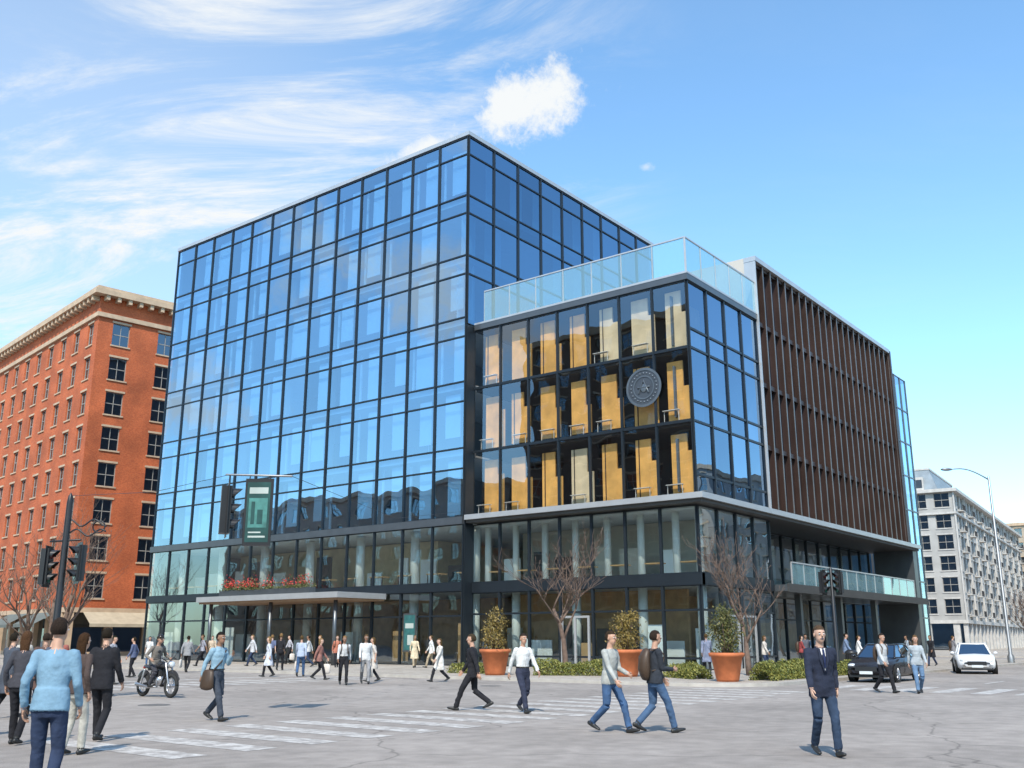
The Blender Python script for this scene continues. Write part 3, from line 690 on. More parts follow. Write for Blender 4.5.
ps.obj('poster_sign',[M_frame2,mat('poster_teal',(.03,.12,.12),.5,0,.3,4),mat('banner_text',(.4,.45,.42),.5)])
# ================================================================== CARS
M_tyre=mat('tyre',(.02,.02,.02),.85); M_rim=mat('alloy_rim',(.5,.5,.52),.3,.8); M_cg=glass('car_glass',(.1,.12,.13),.2,.8,(.8,.9,1),0)
M_hl=mat('headlamp',(.65,.68,.7),.15,.2); M_tl=mat('tail_lamp',(.35,.02,.02),.3)
def car(name,x,y,yaw,paint,seed=0):
    e=empty(name,(x,y,0),yaw); mb=MB()
    st=[(-2.28,.62,.42,.72,.66),(-2.22,.78,.30,.92,.80),(-1.95,.86,.22,1.00,.88),(-1.4,.89,.2,1.02,.92),(-.6,.905,.2,.96,.92),(.3,.905,.2,.95,.9),(.95,.9,.2,.94,.88),(1.5,.88,.2,.87,.8),(1.95,.84,.22,.78,.70),(2.2,.74,.28,.68,.60),(2.3,.58,.36,.58,.54)]
    ringsv=[]
    for (X,w,zb,zt,zs_) in st:
        half=[(0,zb),(w*.85,zb),(w*.97,zb+.1),(w,(zb+zs_)/2),(w*.975,zs_),(w*.86,zt-.03),(w*.5,zt),(0,zt+.015)]
        full=half+[(-a,b) for a,b in reversed(half[1:-1])]
        ringsv.append([(X,a,b) for a,b in full])
    n=len(ringsv[0]); vs=[p for r_ in ringsv for p in r_]; fs=[]
    for i in range(len(st)-1):
        for j in range(n): k=(j+1)%n; fs.append((i*n+j,i*n+k,(i+1)*n+k,(i+1)*n+j))
    fs.append(tuple(range(n))); l=(len(st)-1)*n; fs.append(tuple(range(l+n-1,l-1,-1)))
    mb.add(vs,fs,0,True); mb.obj('body',[paint],e)
    mb=MB()
    base=[(-1.62,.72),(-.9,.80),(.2,.80),(1.05,.74)]; roof=[(-1.0,.55),(-.6,.60),(.05,.60),(.32,.56)]
    zb_=.93; zr_=1.44
    P=[]
    for (X,w) in base: P+=[(X,w,zb_),(X,-w,zb_)]
    for k,(X,w) in enumerate(roof): P+=[(X,w,zr_-(.03 if k in(0,3) else 0)),(X,-w,zr_-(.03 if k in(0,3) else 0))]
    b=8
    F=[(0,2,b+2,b),(2,4,b+4,b+2),(4,6,b+6,b+4),(1,b+1,b+3,3),(3,b+3,b+5,5),(5,b+5,b+7,7),(0,b,b+1,1),(6,7,b+7,b+6)]
    mb.add(P,F,0); mb.obj('windows',[M_cg],e)
    mb=MB()
    mb.add([Vector(p)+Vector((0,0,.012)) for p in P[8:]],[(0,2,3,1),(2,4,5,3),(4,6,7,5)],0,True)
    for s in (0,1):
        for (a,c,r_) in ((0,8,.045),(2,10,.03),(4,12,.035),(6,14,.04)):
            mb.tube([P[a+s],P[c+s]],[r_,r_*.8],6,0)
        mb.tube([P[8+s],P[10+s],P[12+s],P[14+s]],[.03]*4,6,0); mb.tube([P[s],P[2+s],P[4+s],P[6+s]],[.025]*4,6,0)
        y_=.98 if s==0 else -.98
        mb.ell((.78,y_,.98),(.1,.1,.07),10,6,0)
    mb.tube([P[8],P[9]],[.03,.03],6,0); mb.tube([P[14],P[15]],[.03,.03],6,0)
    mb.obj('roof_and_pillars',[paint],e)
    mb=MB()
    for X in (-1.38,1.38):
        for s in (-1,1):
            def disc(r0,r1,y0,y1,m,seg=24):
                vs=[];fs=[]
                for j in range(seg):
                    t=2*math.pi*j/seg
                    vs+=[(X+r0*math.cos(t),y0*s,.33+r0*math.sin(t)),(X+r1*math.cos(t),y1*s,.33+r1*math.sin(t))]
                for j in range(seg): k=(j+1)%seg; fs.append((2*j,2*j+1,2*k+1,2*k))
                mb.add(vs,fs,m)
            disc(0,.40,.895,.915,3); disc(.33,.33,.7,.93,0); disc(.33,.22,.93,.935,0); disc(.22,.19,.935,.91,1); disc(0,.19,.90,.905,3)
            for k in range(7):
                t=k*6.283/7; mb.tube([(X,.92*s,.33),(X+.2*math.cos(t),.925*s,.33+.2*math.sin(t))],[.03,.02],5,1)
    for s in (-1,1):
        mb.ell((2.12,.58*s,.64),(.16,.17,.075),12,7,2); mb.ell((-2.2,.6*s,.78),(.07,.2,.08),12,7,4)
    mb.box(2.2,2.31,-.42,.42,.42,.6,3); mb.box(2.29,2.325,-.25,.25,.32,.43,2); mb.box(1.9,2.2,-.7,.7,.2,.3,3)
    for s in (-1,1):
        mb.box(-.62,-.6,.905*s-.004,.905*s+.004,.3,.9,3); mb.box(.36,.38,.905*s-.004,.905*s+.004,.3,.9,3)
    mb.obj('wheels_and_lamps',[M_tyre,M_rim,M_hl,M_black,M_tl],e)
car('parked_car',9.2,-26.0,math.pi+.3,mat('white_car_paint',(.72,.72,.72),.25,0,.02))
car('parked_car',-3.6,-25.7,math.pi,mat('black_car_paint',(.03,.03,.035),.2,.2,.02))
car('parked_car',58,-26.2,math.pi,mat('silver_car_paint',(.4,.41,.42),.3,.5,.02))
car('parked_car',38,-26.2,math.pi,mat('grey_car_paint',(.12,.13,.14),.25,.4,.02))
# ================================================================== PEOPLE
def ik(a,c,l1,l2,pole):
    a=Vector(a);c=Vector(c);d=c-a; D=d.length
    if D>(l1+l2)*.995: c=a+d.normalized()*(l1+l2)*.995; d=c-a; D=d.length
    dn=d.normalized(); x=(l1*l1-l2*l2+D*D)/(2*D); h=math.sqrt(max(l1*l1-x*x,0))
    p=Vector(pole); p=(p-dn*p.dot(dn)).normalized()
    return a+dn*x+p*h,c
_c={}
def cloth(c,rough=.9):
    k=('cloth',tuple(round(q,3) for q in c))
    if k not in _c: _c[k]=mat('fabric_%d'%len(_c),c,rough,0,.22,5,1.0,11,.25)
    return _c[k]
def skinm(c):
    k=('skin',c)
    if k not in _c: _c[k]=mat('skin_%d'%len(_c),c,.5,0,.06,8)
    return _c[k]
def hairm(c):
    k=('hair',c)
    if k not in _c: _c[k]=mat('hair_%d'%len(_c),c,.8,0,.35,60,.8,120,.12)
    return _c[k]
M_eye=mat('eye_white',(.7,.7,.7),.3); M_pup=mat('pupil',(.02,.015,.01),.2); M_lip=mat('lips',(.4,.15,.12),.5); M_leather=mat('leather',(.06,.035,.02),.5)
SK=[(.50,.29,.20),(.44,.25,.17),(.26,.14,.085),(.54,.34,.25)]
def person(x,y,yaw,H=1.75,stride=.6,ph=1,top=(.7,.7,.7),bot=(.03,.035,.05),shoe=(.02,.02,.02),skin=0,hair=(.03,.02,.015),
           kind='shirt',fem=False,longhair=False,sleeve=True,hands=None,near=False,lean=.04,z=0,sit=None,look=0,bag=None,tie=None,name='pedestrian',hat=False,parent=None,headpitch=0):
    """faces +x locally, left is +y"""
    mb=MB(); DN=.02
    hz=math.sqrt(.855**2-(stride/2)**2)+.085
    if sit: hz=sit['hip']
    dz=hz-.93
    cl,sl_=math.cos(lean),math.sin(lean)
    def UP(p):
        X,Y,Zz=p; Zz-=.93
        return Vector((X*cl+Zz*sl_,Y,-X*sl_+Zz*cl+.93+dz))
    j=.014 if kind in('suit','coat') else 0
    sw=.165 if fem else .185
    def col(pts,part,seg=26):
        P=[UP((px,0,pz)) for px,pz,ry,rx in pts]; mb.tube(P,[(ry,rx) for px,pz,ry,rx in pts],seg,part,ref=(1,0,0),dens=DN,cap=False)
    hw=.178 if fem else .168; ww=.125 if fem else .15
    hem={'coat':.52,'suit':.80,'untucked':.87,'dress':.5,'shirt':1.04}[kind]
    col([(0,.80,.13,.09),(0,.86,hw-.015,.108),(0,.93,hw,.12),(0,1.0,hw-.01,.115),(0,1.05,ww+.005,.105)],2)
    if kind=='coat': col([(0,.52,.24,.17),(0,.7,.22,.155),(0,.9,hw+.03,.14),(0,1.08,ww+.02,.12)],1)
    if kind=='suit': col([(0,.80,hw+.028,.135),(0,.9,hw+.022,.135),(0,1.08,ww+.022,.12)],1)
    if kind=='untucked': col([(0,.87,hw+.020,.133),(0,.97,hw+.014,.130),(0,1.08,ww+.016,.116)],1)
    if kind=='dress': col([(0,.50,.25,.2),(0,.7,.215,.17),(0,.9,hw+.015,.13),(0,1.08,ww+.01,.11)],1)
    col([(0,1.03,ww+.004+j,.108+j),(0,1.10,ww+j,.105+j),(.005,1.22,ww+.02+j,.118+j),(.01,1.32,sw-.01+j,.12+j),(.0,1.40,sw-.02+j,.095+j),(-.005,1.455,.085,.065)],1)
    mb.tube([UP((-.01,0,1.42)),UP((.0,0,1.50)),UP((.012,0,1.57))],[.062,.055,.052],12,0,dens=DN)
    if kind in('suit','shirt','coat'): mb.tube([UP((-.008,0,1.455)),UP((-.0,0,1.485))],[.072,.062],14,1,cap=False,dens=.01)
    hc=UP((.02,0,1.645)); hr=Matrix.Rotation(look,3,'Z')@Matrix.Rotation(headpitch,3,'Y')
    def HP(p): return hc+hr@Vector(p)
    mb.ell(hc+hr@Vector((-.005,0,.02)),(.098,.076,.098),16,12,0)
    mb.ell(HP((.022,0,-.045)),(.068,.06,.075),14,10,0)
    mb.ell(HP((.04,0,-.09)),(.035,.035,.03),10,7,0)
    arms=[]
    for s in (1,-1):
        hip=Vector((0,.088*s,hz))
        if sit: an=Vector((sit['foot'][0],sit['foot'][1]*s,sit['foot'][2])); fp=0
        else:
            fwd=(ph*s>0); an=Vector((stride/2*(1 if fwd else -1),.085*s,.085 if fwd else .085+stride*.13)); fp=(.12 if fwd else -.45)*min(stride/.5,1)
        kn,an=ik(hip,an,.43,.43,(1,.15*s,0.15))
        mb.tube([hip+Vector((0,0,.0)),hip.lerp(kn,.4),kn,kn.lerp(an,.45),an.lerp(kn,.06)],[(.090,.094),.084,.066,.061,.058],16,2,dens=DN)
        d=Vector((math.cos(fp),0,math.sin(fp)));  k=Vector((-math.sin(fp),0,math.cos(fp)))
        base=an-k*.045
        mb.tube([base-d*.05,base+d*.04,base+d*.13,base+d*.185],[(.036,.04),(.042,.042),(.046,.03),(.032,.022)],10,3,ref=(0,0,1),dens=DN)
        mb.tube([an+Vector((0,0,.02)),base],[.04,.038],10,3,dens=DN)
        sh=UP((-.005,(sw-.012)*s,1.405))
        if hands and hands.get(s) is not None: tgt=UP(hands[s]); 
        else: tgt=sh+Vector((.24*(-1 if ph*s>0 else 1)*min(stride/.6,1)+.05,.075*s,-.50))
        el,wr=ik(sh,tgt,.285,.255,(-1,.35*s,-.25))
        mb.tube([sh+Vector((0,-.03*s,.0)),sh,sh.lerp(el,.45),el],[.057+j/2,.062+j/2,.053+j/2,.046+j/2],14,1,dens=DN)
        if sleeve: mb.tube([el,el.lerp(wr,.4),wr.lerp(el,.06)],[.046+j/2,.043+j/2,.037+j/2],14,1,dens=DN)
        else: mb.tube([el,el.lerp(wr,.35),wr],[.04,.036,.026],12,0,dens=DN)
        fa=(wr-el).normalized(); inward=Vector((0,-s,0)); inward=(inward-fa*inward.dot(fa)).normalized(); side=fa.cross(inward)
        mb.tube([wr,wr+fa*.045,wr+fa*.09],[(.026,.022),(.038,.017),(.036,.015)],10,0,ref=inward,dens=DN)
        arms.append((wr,fa,inward,side,s))
    # voxel-merge to one continuous body
    me=bpy.data.meshes.new('t'); me.from_pydata(mb.v,[],mb.f); tmp=bpy.data.objects.new('t',me); COL.objects.link(tmp)
    md=tmp.modifiers.new('r','REMESH'); md.mode='VOXEL'; md.voxel_size=.012 if near else .019; md.use_smooth_shade=True
    sm=tmp.modifiers.new('s','SMOOTH'); sm.factor=.5; sm.iterations=2 if near else 1
    dg=bpy.context.evaluated_depsgraph_get(); ev=tmp.evaluated_get(dg); bm_=bpy.data.meshes.new_from_object(ev)
    vp=[0]*len(mb.v)
    for f_,mm in zip(mb.f,mb.m):
        for i in f_: vp[i]=mm
    hemz=UP((0,0,hem)).z
    use=[i for i,p in enumerate(mb.v) if not (vp[i]==2 and p[2]>hemz+.005)]
    kd=kdtree.KDTree(len(use))
    for i in use: kd.insert(mb.v[i],i)
    kd.balance()
    out=MB(); out.v=[tuple(v.co) for v in bm_.vertices]
    for p in bm_.polygons:
        out.f.append(tuple(p.vertices)); out.m.append(vp[kd.find(p.center)[1]]); out.sm.append(True)
    out.v=[(a,b_,max(c_,.0)) for a,b_,c_ in out.v]
    bpy.data.objects.remove(tmp); bpy.data.meshes.remove(bm_)
    # cloth folds: small irregular displacement of garment vertices
    gset=set(i for f_,mm in zip(out.f,out.m) if mm in(1,2) for i in f_)
    sd_=x*3.1+y
    for i in gset:
        a,b_,c_=out.v[i]; nz_=noise.noise(Vector((a*9+sd_,b_*9,c_*14)))*.011+noise.noise(Vector((a*20,b_*20+sd_,c_*26)))*.005
        out.v[i]=(a*(1+nz_*2)+nz_*.5,b_*(1+nz_*3)+nz_*.3,c_)
    # hands: five fingers each
    for wr,fa,inw,side,s in arms:
        bs_=wr+fa*.085
        for k,(o2,l2) in enumerate(((.028,.07),(.010,.08),(-.009,.075),(-.027,.058))):
            b0=bs_+side*o2-fa*.01; b1=b0+fa*l2*.45+inw*.006; b2=b1+fa*l2*.33+inw*l2*.25; b3=b2+fa*l2*.15+inw*l2*.28
            out.tube([b0,b1,b2,b3],[.0095,.009,.0082,.007],6,0)
        sg=1 if side.x>0 else -1
        t0=wr+fa*.03+side*sg*.028; t1=t0+fa*.03+side*sg*.022+inw*.012; t2=t1+fa*.03+side*sg*.004+inw*.012
        out.tube([t0,t1,t2],[.012,.0105,.0085],6,0)
    # face
    out.tube([HP((.088,0,.018)),HP((.108,0,-.018)),HP((.094,0,-.028))],[.009,.014,.011],8,0)
    for s in (1,-1):
        out.ell(HP((.083,.031*s,.008)),(.012,.015,.009),8,6,5); out.ell(HP((.0925,.031*s,.008)),(.004,.006,.006),6,5,6)
        out.tube([HP((.088,.018*s,.03)),HP((.085,.045*s,.028))],[.004,.003],5,4)
        out.ell(HP((-.005,.078*s,-.005)),(.018,.009,.03),8,6,0)
    out.tube([HP((.084,-.022,-.058)),HP((.091,0,-.056)),HP((.084,.022,-.058))],[.005,.007,.005],6,7)
    # hair, tapering into the nape
    hi=hr.inverted(); n0=len(out.v)
    def keep(p):
        q=hi@p
        return q.z>.05 or (q.x<.012 and q.z>-.075) or (longhair and q.x<0)
    out.ell(HP((-.012,0,.020)),(.107,.085,.112),24,20,4,keep=keep)
    for i in range(n0,len(out.v)):
        q=hi@(Vector(out.v[i])-hc); kk=1+.05*noise.noise(q*38+Vector((sd_,0,0)))
        if q.z<0 and not longhair: kk-=min(-q.z*1.6,.13)
        out.v[i]=tuple(hc+hr@(q*kk))
    if longhair:
        out.tube([HP((-.05,0,.04)),HP((-.065,0,-.06)),HP((-.06,0,-.16)),HP((-.055,0,-.24))],[(.08,.05),(.085,.05),(.08,.04),(.05,.02)],14,4,ref=(1,0,0))
    if hat:
        out.ell(HP((-.01,0,.06)),(.115,.095,.09),16,10,6,keep=lambda p:p.z>-.03); out.tube([HP((.07,0,.045)),HP((.17,0,.03))],[(.075,.008),(.05,.006)],10,6,ref=(0,0,1))
    if kind=='suit' and tie is not None:
        L1=UP((.085,.05,1.465));R1=UP((.085,-.05,1.465)); md_=UP((.150,0,1.16)); ml=UP((.142,.036,1.32)); mr_=UP((.142,-.036,1.32))
        out.add([L1,ml,md_,mr_,R1,UP((.10,0,1.45))],[(0,5,1),(5,4,3),(5,3,2,1)],5)
        out.tube([UP((.112,0,1.445)),UP((.150,0,1.33)),UP((.156,0,1.2))],[(.016,.006),(.018,.006),(.012,.004)],6,7,ref=(1,0,0))
        for s in (1,-1): out.tube([UP((.095,.055*s,1.455)),UP((.146,.052*s,1.32)),UP((.152,.01*s,1.15))],[(.018,.006),(.028,.006),(.01,.004)],6,1,ref=(1,0,0))
    elif kind in('shirt',):
        out.tube([UP((.118,0,1.04)),UP((.130,0,1.22)),UP((.128,0,1.35)),UP((.085,0,1.45))],[.006]*4,5,1)
        n_=20; pts=[UP(((.113)*math.cos(t),(ww+.010)*math.sin(t),1.035)) for t in [6.2832*i/n_ for i in range(n_+1)]]
        out.tube(pts,[.014]*(n_+1),6,6,cap=False)
    if bag=='shoulder':
        out.tube([UP((.1,.1,1.42)),UP((.13,-.02,1.2)),UP((.05,-.2,.98))],[(.018,.005)]*3,6,8,ref=(1,0,0)); out.tube([UP((-.08,.1,1.44)),UP((-.12,-.02,1.2)),UP((-.05,-.2,.98))],[(.018,.005)]*3,6,8,ref=(1,0,0))
        out.tube([UP((0,-.24,.98)),UP((.01,-.26,.70))],[(.055,.15),(.07,.18)],10,8,ref=(1,0,0))
    if bag=='back':
        out.tube([UP((-.17,0,1.40)),UP((-.2,0,1.3)),UP((-.2,0,1.1)),UP((-.18,0,.98))],[(.11,.06),(.14,.09),(.15,.1),(.12,.07)],14,8,ref=(1,0,0))
        for s in (1,-1): out.tube([UP((-.1,.1*s,1.42)),UP((.03,.12*s,1.475)),UP((.125,.11*s,1.35)),UP((.1,.13*s,1.15)),UP((-.1,.12*s,1.08))],[(.02,.008)]*5,6,8,ref=(1,0,0))
    if bag=='tote':
        wr=arms[0][0]; c=wr+Vector((0,0,-.1)); out.tube([c+Vector((-.08,0,-.22)),c+Vector((0,0,.02)),c+Vector((.08,0,-.22))],[.008]*3,5,8)
        out.tube([c+Vector((0,0,-.2)),c+Vector((0,0,-.5))],[(.05,.16),(.06,.18)],10,8,ref=(1,0,0))
    s_=H/1.75
    out.v=[(a*s_,b_*s_,c_*s_) for a,b_,c_ in out.v]
    o=out.obj(name,[skinm(SK[skin]),cloth(top),cloth(bot),mat('shoe_%.2f'%shoe[0],shoe,.5),hairm(hair),
                    (M_eye if tie is None else mat('shirt_white',(.7,.7,.7),.7)),M_pup,(M_lip if tie is None else cloth(tie)),M_leather if bag!='tote' else mat('tote',(.6,.55,.5),.8)],parent)
    o.location=(x,y,z); o.rotation_euler=(0,0,yaw)
    return o
A_right=math.atan2(-.7886,.615); A_left=A_right+math.pi; A_away=math.atan2(.615,.7886); A_to=A_away+math.pi
W_=(.62,.62,.61); NV=(.03,.045,.09); BK=(.018,.018,.022); JE=(.05,.10,.20); GR=(.25,.25,.26); KH=(.4,.32,.22)
random.seed(3)
# foreground
person(-40.1,-29.0,A_away+.15,1.80,.15,1,(.19,.32,.43),NV,near=True,kind='untucked',hair=(.03,.02,.015),look=-.3)
person(-37.6,-25.0,A_away-.3,1.68,.2,-1,(.07,.05,.045),(.45,.43,.38),near=True,kind='untucked',fem=True,longhair=True,hair=(.05,.025,.012))
person(-36.3,-23.4,A_away-.1,1.78,.3,1,BK,BK,near=True,kind='suit',hair=(.02,.015,.01))
person(-34.6,-18.4,A_right,1.75,.3,1,(.08,.09,.12),BK,kind='untucked'); person(-37.4,-22.9,A_away,1.72,.2,1,(.05,.05,.06),BK,fem=True,longhair=True,kind='untucked',hair=(.08,.04,.02),near=True)
person(-33.8,-16.6,A_away+.5,1.74,.3,1,(.1,.06,.05),NV,kind='coat',skin=1)
for (x,y,t,a,kd_,hr_) in ((-29.2,-11.3,(.12,.13,.16),A_right,'suit',(.03,.02,.01)),(-32.2,-14.2,(.3,.1,.08),A_away,'untucked',(.08,.05,.02)),(-34.9,-17.3,(.06,.07,.09),A_away-.4,'coat',(.02,.015,.01)),(-20.3,1.7,(.1,.12,.2),A_left,'untucked',(.03,.02,.01)),(-24.7,-4,(.3,.3,.33),A_right,'coat',(.02,.02,.01)),(-31,-10,(.4,.38,.35),A_to,'shirt',(.05,.03,.02)),(-37.6,-21.3,(.1,.1,.12),A_away+.3,'suit',(.02,.015,.01))):
    person(x,y,a,U(1.68,1.8),U(.2,.5),random.choice([1,-1]),t,BK,kind=kd_,hair=hr_)
person(-32.6,-21.4,A_right-.5,1.78,.55,-1,(.24,.37,.46),(.05,.06,.08),near=True,kind='shirt',bag='shoulder',skin=2,hands={1:(.28,.1,1.32)},hair=(.015,.012,.01))
person(-27.0,-23.6,A_left-.15,1.80,.75,1,BK,BK,near=True,kind='suit',tie=(.1,.02,.02),hair=(.05,.035,.02))
person(-26.9,-25.0,A_to+.5,1.78,.62,-1,(.62,.62,.61),(.03,.035,.06),near=True,kind='shirt',skin=1,sleeve=True)
person(-29.8,-29.2,A_to+.9,1.80,.66,1,(.36,.37,.35),JE,near=True,kind='untucked',hands={1:(.3,.12,1.05)},hair=(.04,.025,.015))
person(-29.4,-29.9,A_right+.3,1.80,.62,-1,(.03,.035,.045),(.06,.11,.2),near=True,kind='untucked',skin=1,hands={-1:(.3,-.1,1.12)},bag='back')
person(-31.0,-33.6,A_to+.1,1.80,.4,1,(.022,.028,.05),(.03,.05,.09),near=True,kind='suit',tie=(.02,.03,.08),skin=3,hair=(.08,.05,.03))
person(-13.1,-28.7,A_to+.5,1.82,.55,1,(.42,.43,.44),BK,kind='untucked',near=True,skin=1,bag='back')
person(-12.6,-29.6,A_to-.2,1.76,.5,-1,(.36,.4,.43),(.12,.2,.32),kind='untucked',near=True,fem=True,longhair=True,hair=(.12,.07,.03))
# middle distance
mid=[(-14.7,5.9,0,GR,BK),(-15.2,-3.5,1,(.35,.4,.5),JE),(-17,-6.8,2,(.25,.12,.1),BK),(-19.6,-11.1,1,(.5,.5,.5),BK),(-18.5,-11.1,1,W_,GR),(-16.9,-9.9,2,(.5,.45,.4),BK),
(-4.4,-.3,2,(.6,.5,.35),KH),(-4.0,-1.2,1,W_,KH),(-15.4,-12.1,2,(.6,.57,.52),BK),(-8.2,7.3,0,(.1,.12,.2),BK),(-7.6,9.8,1,(.5,.5,.52),NV),(-6.6,3.6,2,(.4,.15,.1),BK),
(-2.9,-17.4,1,(.2,.22,.3),BK),(17.2,-21.8,0,BK,NV),(10.2,-16.9,1,(.1,.1,.12),BK),(-12.3,1.5,1,BK,BK),(-7.1,5.4,0,(.5,.5,.5),NV),(-9.5,12,1,(.3,.3,.35),BK),(-6,16,0,(.5,.4,.3),BK),(14,-18.6,0,W_,BK),(22,-19,1,(.3,.35,.4),BK),(-16.1,-2.4,2,(.5,.52,.58),BK),(6.3,-18.2,2,(.25,.05,.05),BK),(-10.8,15.5,2,W_,JE),(27,-20.5,0,(.2,.2,.22),BK),
(-13.6,10,0,BK,GR),(-18,8,2,(.3,.2,.2),BK),(-3.5,8.5,1,BK,BK),(-3,12,0,(.4,.4,.45),BK),(-2.6,20,1,(.2,.25,.3),BK),(8,-20,0,(.15,.2,.3),KH),(3.0,-17.6,2,(.5,.45,.4),NV)]
for i,(x,y,k,t,b) in enumerate(mid):
    fem=(k==2); zz_=.12 if (x>-13 and y>-24.2) else 0
    person(x,y,random.choice([A_left,A_right,A_left+.5,A_right-.4,A_to+.3,A_away]),U(1.68,1.76) if fem else U(1.74,1.84),U(.4,.68),random.choice([1,-1]),t,b,skin=random.choice([0,1,2,3]),
           hair=random.choice([(.02,.015,.01),(.08,.05,.02),(.2,.12,.05)]),kind=('dress' if fem and R()<.3 else random.choice(['untucked','shirt','suit','coat'])),fem=fem,longhair=fem,z=zz_,
           sleeve=R()<.7,bag=random.choice([None,None,'back','tote','shoulder']))
# ================================================================== MOTORCYCLE + RIDER
mc=empty('motorcycle',(-28.4,-12.8,0),A_to+.9); mb=MB()
def wheel(cx,r):
    n=28; pts=[(cx+r*math.cos(t),0,r+.055+r*math.sin(t)) for t in [6.2832*i/n for i in range(n+1)]]
    mb.tube(pts,[.055]*(n+1),8,0,ref=(0,1,0),cap=False)
    pts=[(cx+(r-.06)*math.cos(t),0,r+.055+(r-.06)*math.sin(t)) for t in [6.2832*i/n for i in range(n+1)]]
    mb.tube(pts,[.018]*(n+1),6,1,ref=(0,1,0),cap=False)
    for k in range(14):
        t=k*6.2832/14; mb.tube([(cx,.03*(-1)**k,r+.055),(cx+(r-.06)*math.cos(t),0,r+.055+(r-.06)*math.sin(t))],[.006,.006],4,1)
    mb.tube([(cx,-.08,r+.055),(cx,.08,r+.055)],[.05,.05],10,1)
    pts=[(cx+(r+.09)*math.cos(t),0,r+.055+(r+.09)*math.sin(t)) for t in [math.radians(a) for a in range(25,160,15)]]
    mb.tube(pts,[(.07,.012)]*len(pts),8,2,ref=(0,1,0))
wheel(-.7,.27); wheel(.72,.28)
for s in (-1,1):
    mb.tube([(.72,.09*s,.33),(.5,.09*s,.95)],[.025,.03],8,1); mb.tube([(-.7,.09*s,.33),(-.2,.1*s,.42)],[.025,.03],8,3); mb.tube([(-.65,.13*s,.36),(-.5,.12*s,.75)],[.03,.03],8,1)
    mb.tube([(.47,.04*s,1.0),(.42,.2*s,1.1),(.3,.36*s,1.06)],[.016,.016,.02],8,3); mb.tube([(.43,.22*s,1.1),(.45,.28*s,1.25)],[.008,.008],5,3); mb.ell((.45,.3*s,1.28),(.02,.06,.04),8,6,3)
mb.tube([(.5,0,.92),(.35,0,.6),(.2,0,.35),(-.2,0,.33)],[.03]*4,8,3); mb.tube([(.48,0,.9),(0,0,.78),(-.5,0,.76)],[.03]*3,8,3)
mb.tube([(.4,0,.88),(.2,0,.9),(-.02,0,.82)],[(.09,.08),(.15,.11),(.09,.06)],14,2,ref=(0,0,1))
mb.tube([(-.02,0,.82),(-.3,0,.8),(-.62,0,.86)],[(.1,.04),(.14,.05),(.1,.04)],12,3,ref=(0,0,1))
mb.ell((.08,0,.48),(.2,.14,.17),12,8,1)
for k in range(5): mb.tube([(.1,0,.58+k*.035),(.12,0,.585+k*.035)],[.12,.12],12,3)
mb.tube([(.15,-.12,.5),(.25,-.16,.3),(-.2,-.17,.28),(-.8,-.18,.36)],[.03,.03,.035,.05],8,1)
mb.ell((.62,0,.92),(.1,.1,.1),12,8,1); mb.ell((.7,0,.92),(.04,.085,.085),12,8,4); mb.ell((-.72,0,.82),(.04,.05,.04),8,6,5)
mb.obj('motorcycle_body',[M_tyre,M_rim,mat('motorcycle_paint',(.05,.05,.055),.25,.3),M_black,M_hl,M_tl],mc)
rd=person(-28.4,-12.8,A_to+.9,1.74,.1,1,(.18,.16,.14),(.05,.05,.06),near=True,kind='untucked',sit={'hip':.93,'foot':(.12,.2,.36)},lean=.22,hands={1:(.22,.33,1.13),-1:(.22,-.33,1.13)},skin=1,name='motorcycle_rider',hat=True)
rd.location=Vector((-28.4,-12.8,0))+Matrix.Rotation(A_to+.9,3,'Z')@Vector((-.2,0,0))
# ================================================================== WORLD
sun_dir=Vector((-.871,-.49,0)).normalized(); EL=math.radians(48)
w=bpy.data.worlds.new('World'); bpy.context.scene.world=w; w.use_nodes=True; t=w.node_tree; N=t.nodes; Lk=t.links; N.clear()
out=N.new('ShaderNodeOutputWorld'); bg=N.new('ShaderNodeBackground'); Lk.new(bg.outputs[0],out.inputs[0]); bg.inputs[1].default_value=.15
sky=N.new('ShaderNodeTexSky'); sky.sky_type='NISHITA'; sky.sun_disc=False; sky.sun_elevation=EL; sky.sun_rotation=math.atan2(sun_dir.x,sun_dir.y)
sky.air_density=1.0; sky.dust_density=.6; sky.ozone_density=1.2
tc=N.new('ShaderNodeTexCoord'); D=tc.outputs['Generated']
def M(op,a,b=None,c=None):
    q=N.new('ShaderNodeMath'); q.operation=op
    for i,v in enumerate((a,b,c)):
        if v is None: continue
        if isinstance(v,(int,float)): q.inputs[i].default_value=v
        else: Lk.new(v,q.inputs[i])
    return q.outputs[0]
def dot(v):
    q=N.new('ShaderNodeVectorMath'); q.operation='DOT_PRODUCT'; Lk.new(D,q.inputs[0]); q.inputs[1].default_value=v; return q.outputs['Value']
def NZ(vec,scale,det=8,rough=.6,dist=0):
    n=N.new('ShaderNodeTexNoise'); n.inputs['Scale'].default_value=scale; n.inputs['Detail'].default_value=det; n.inputs['Roughness'].default_value=rough; n.inputs['Distortion'].default_value=dist
    Lk.new(vec,n.inputs['Vector']); return n.outputs[0]
def SS(v,a,b,lo=0,hi=1):
    r=N.new('ShaderNodeMapRange'); r.interpolation_type='SMOOTHSTEP'; r.inputs[1].default_value=a; r.inputs[2].default_value=b; r.inputs[3].default_value=lo; r.inputs[4].default_value=hi; Lk.new(v,r.inputs[0]); return r.outputs[0]
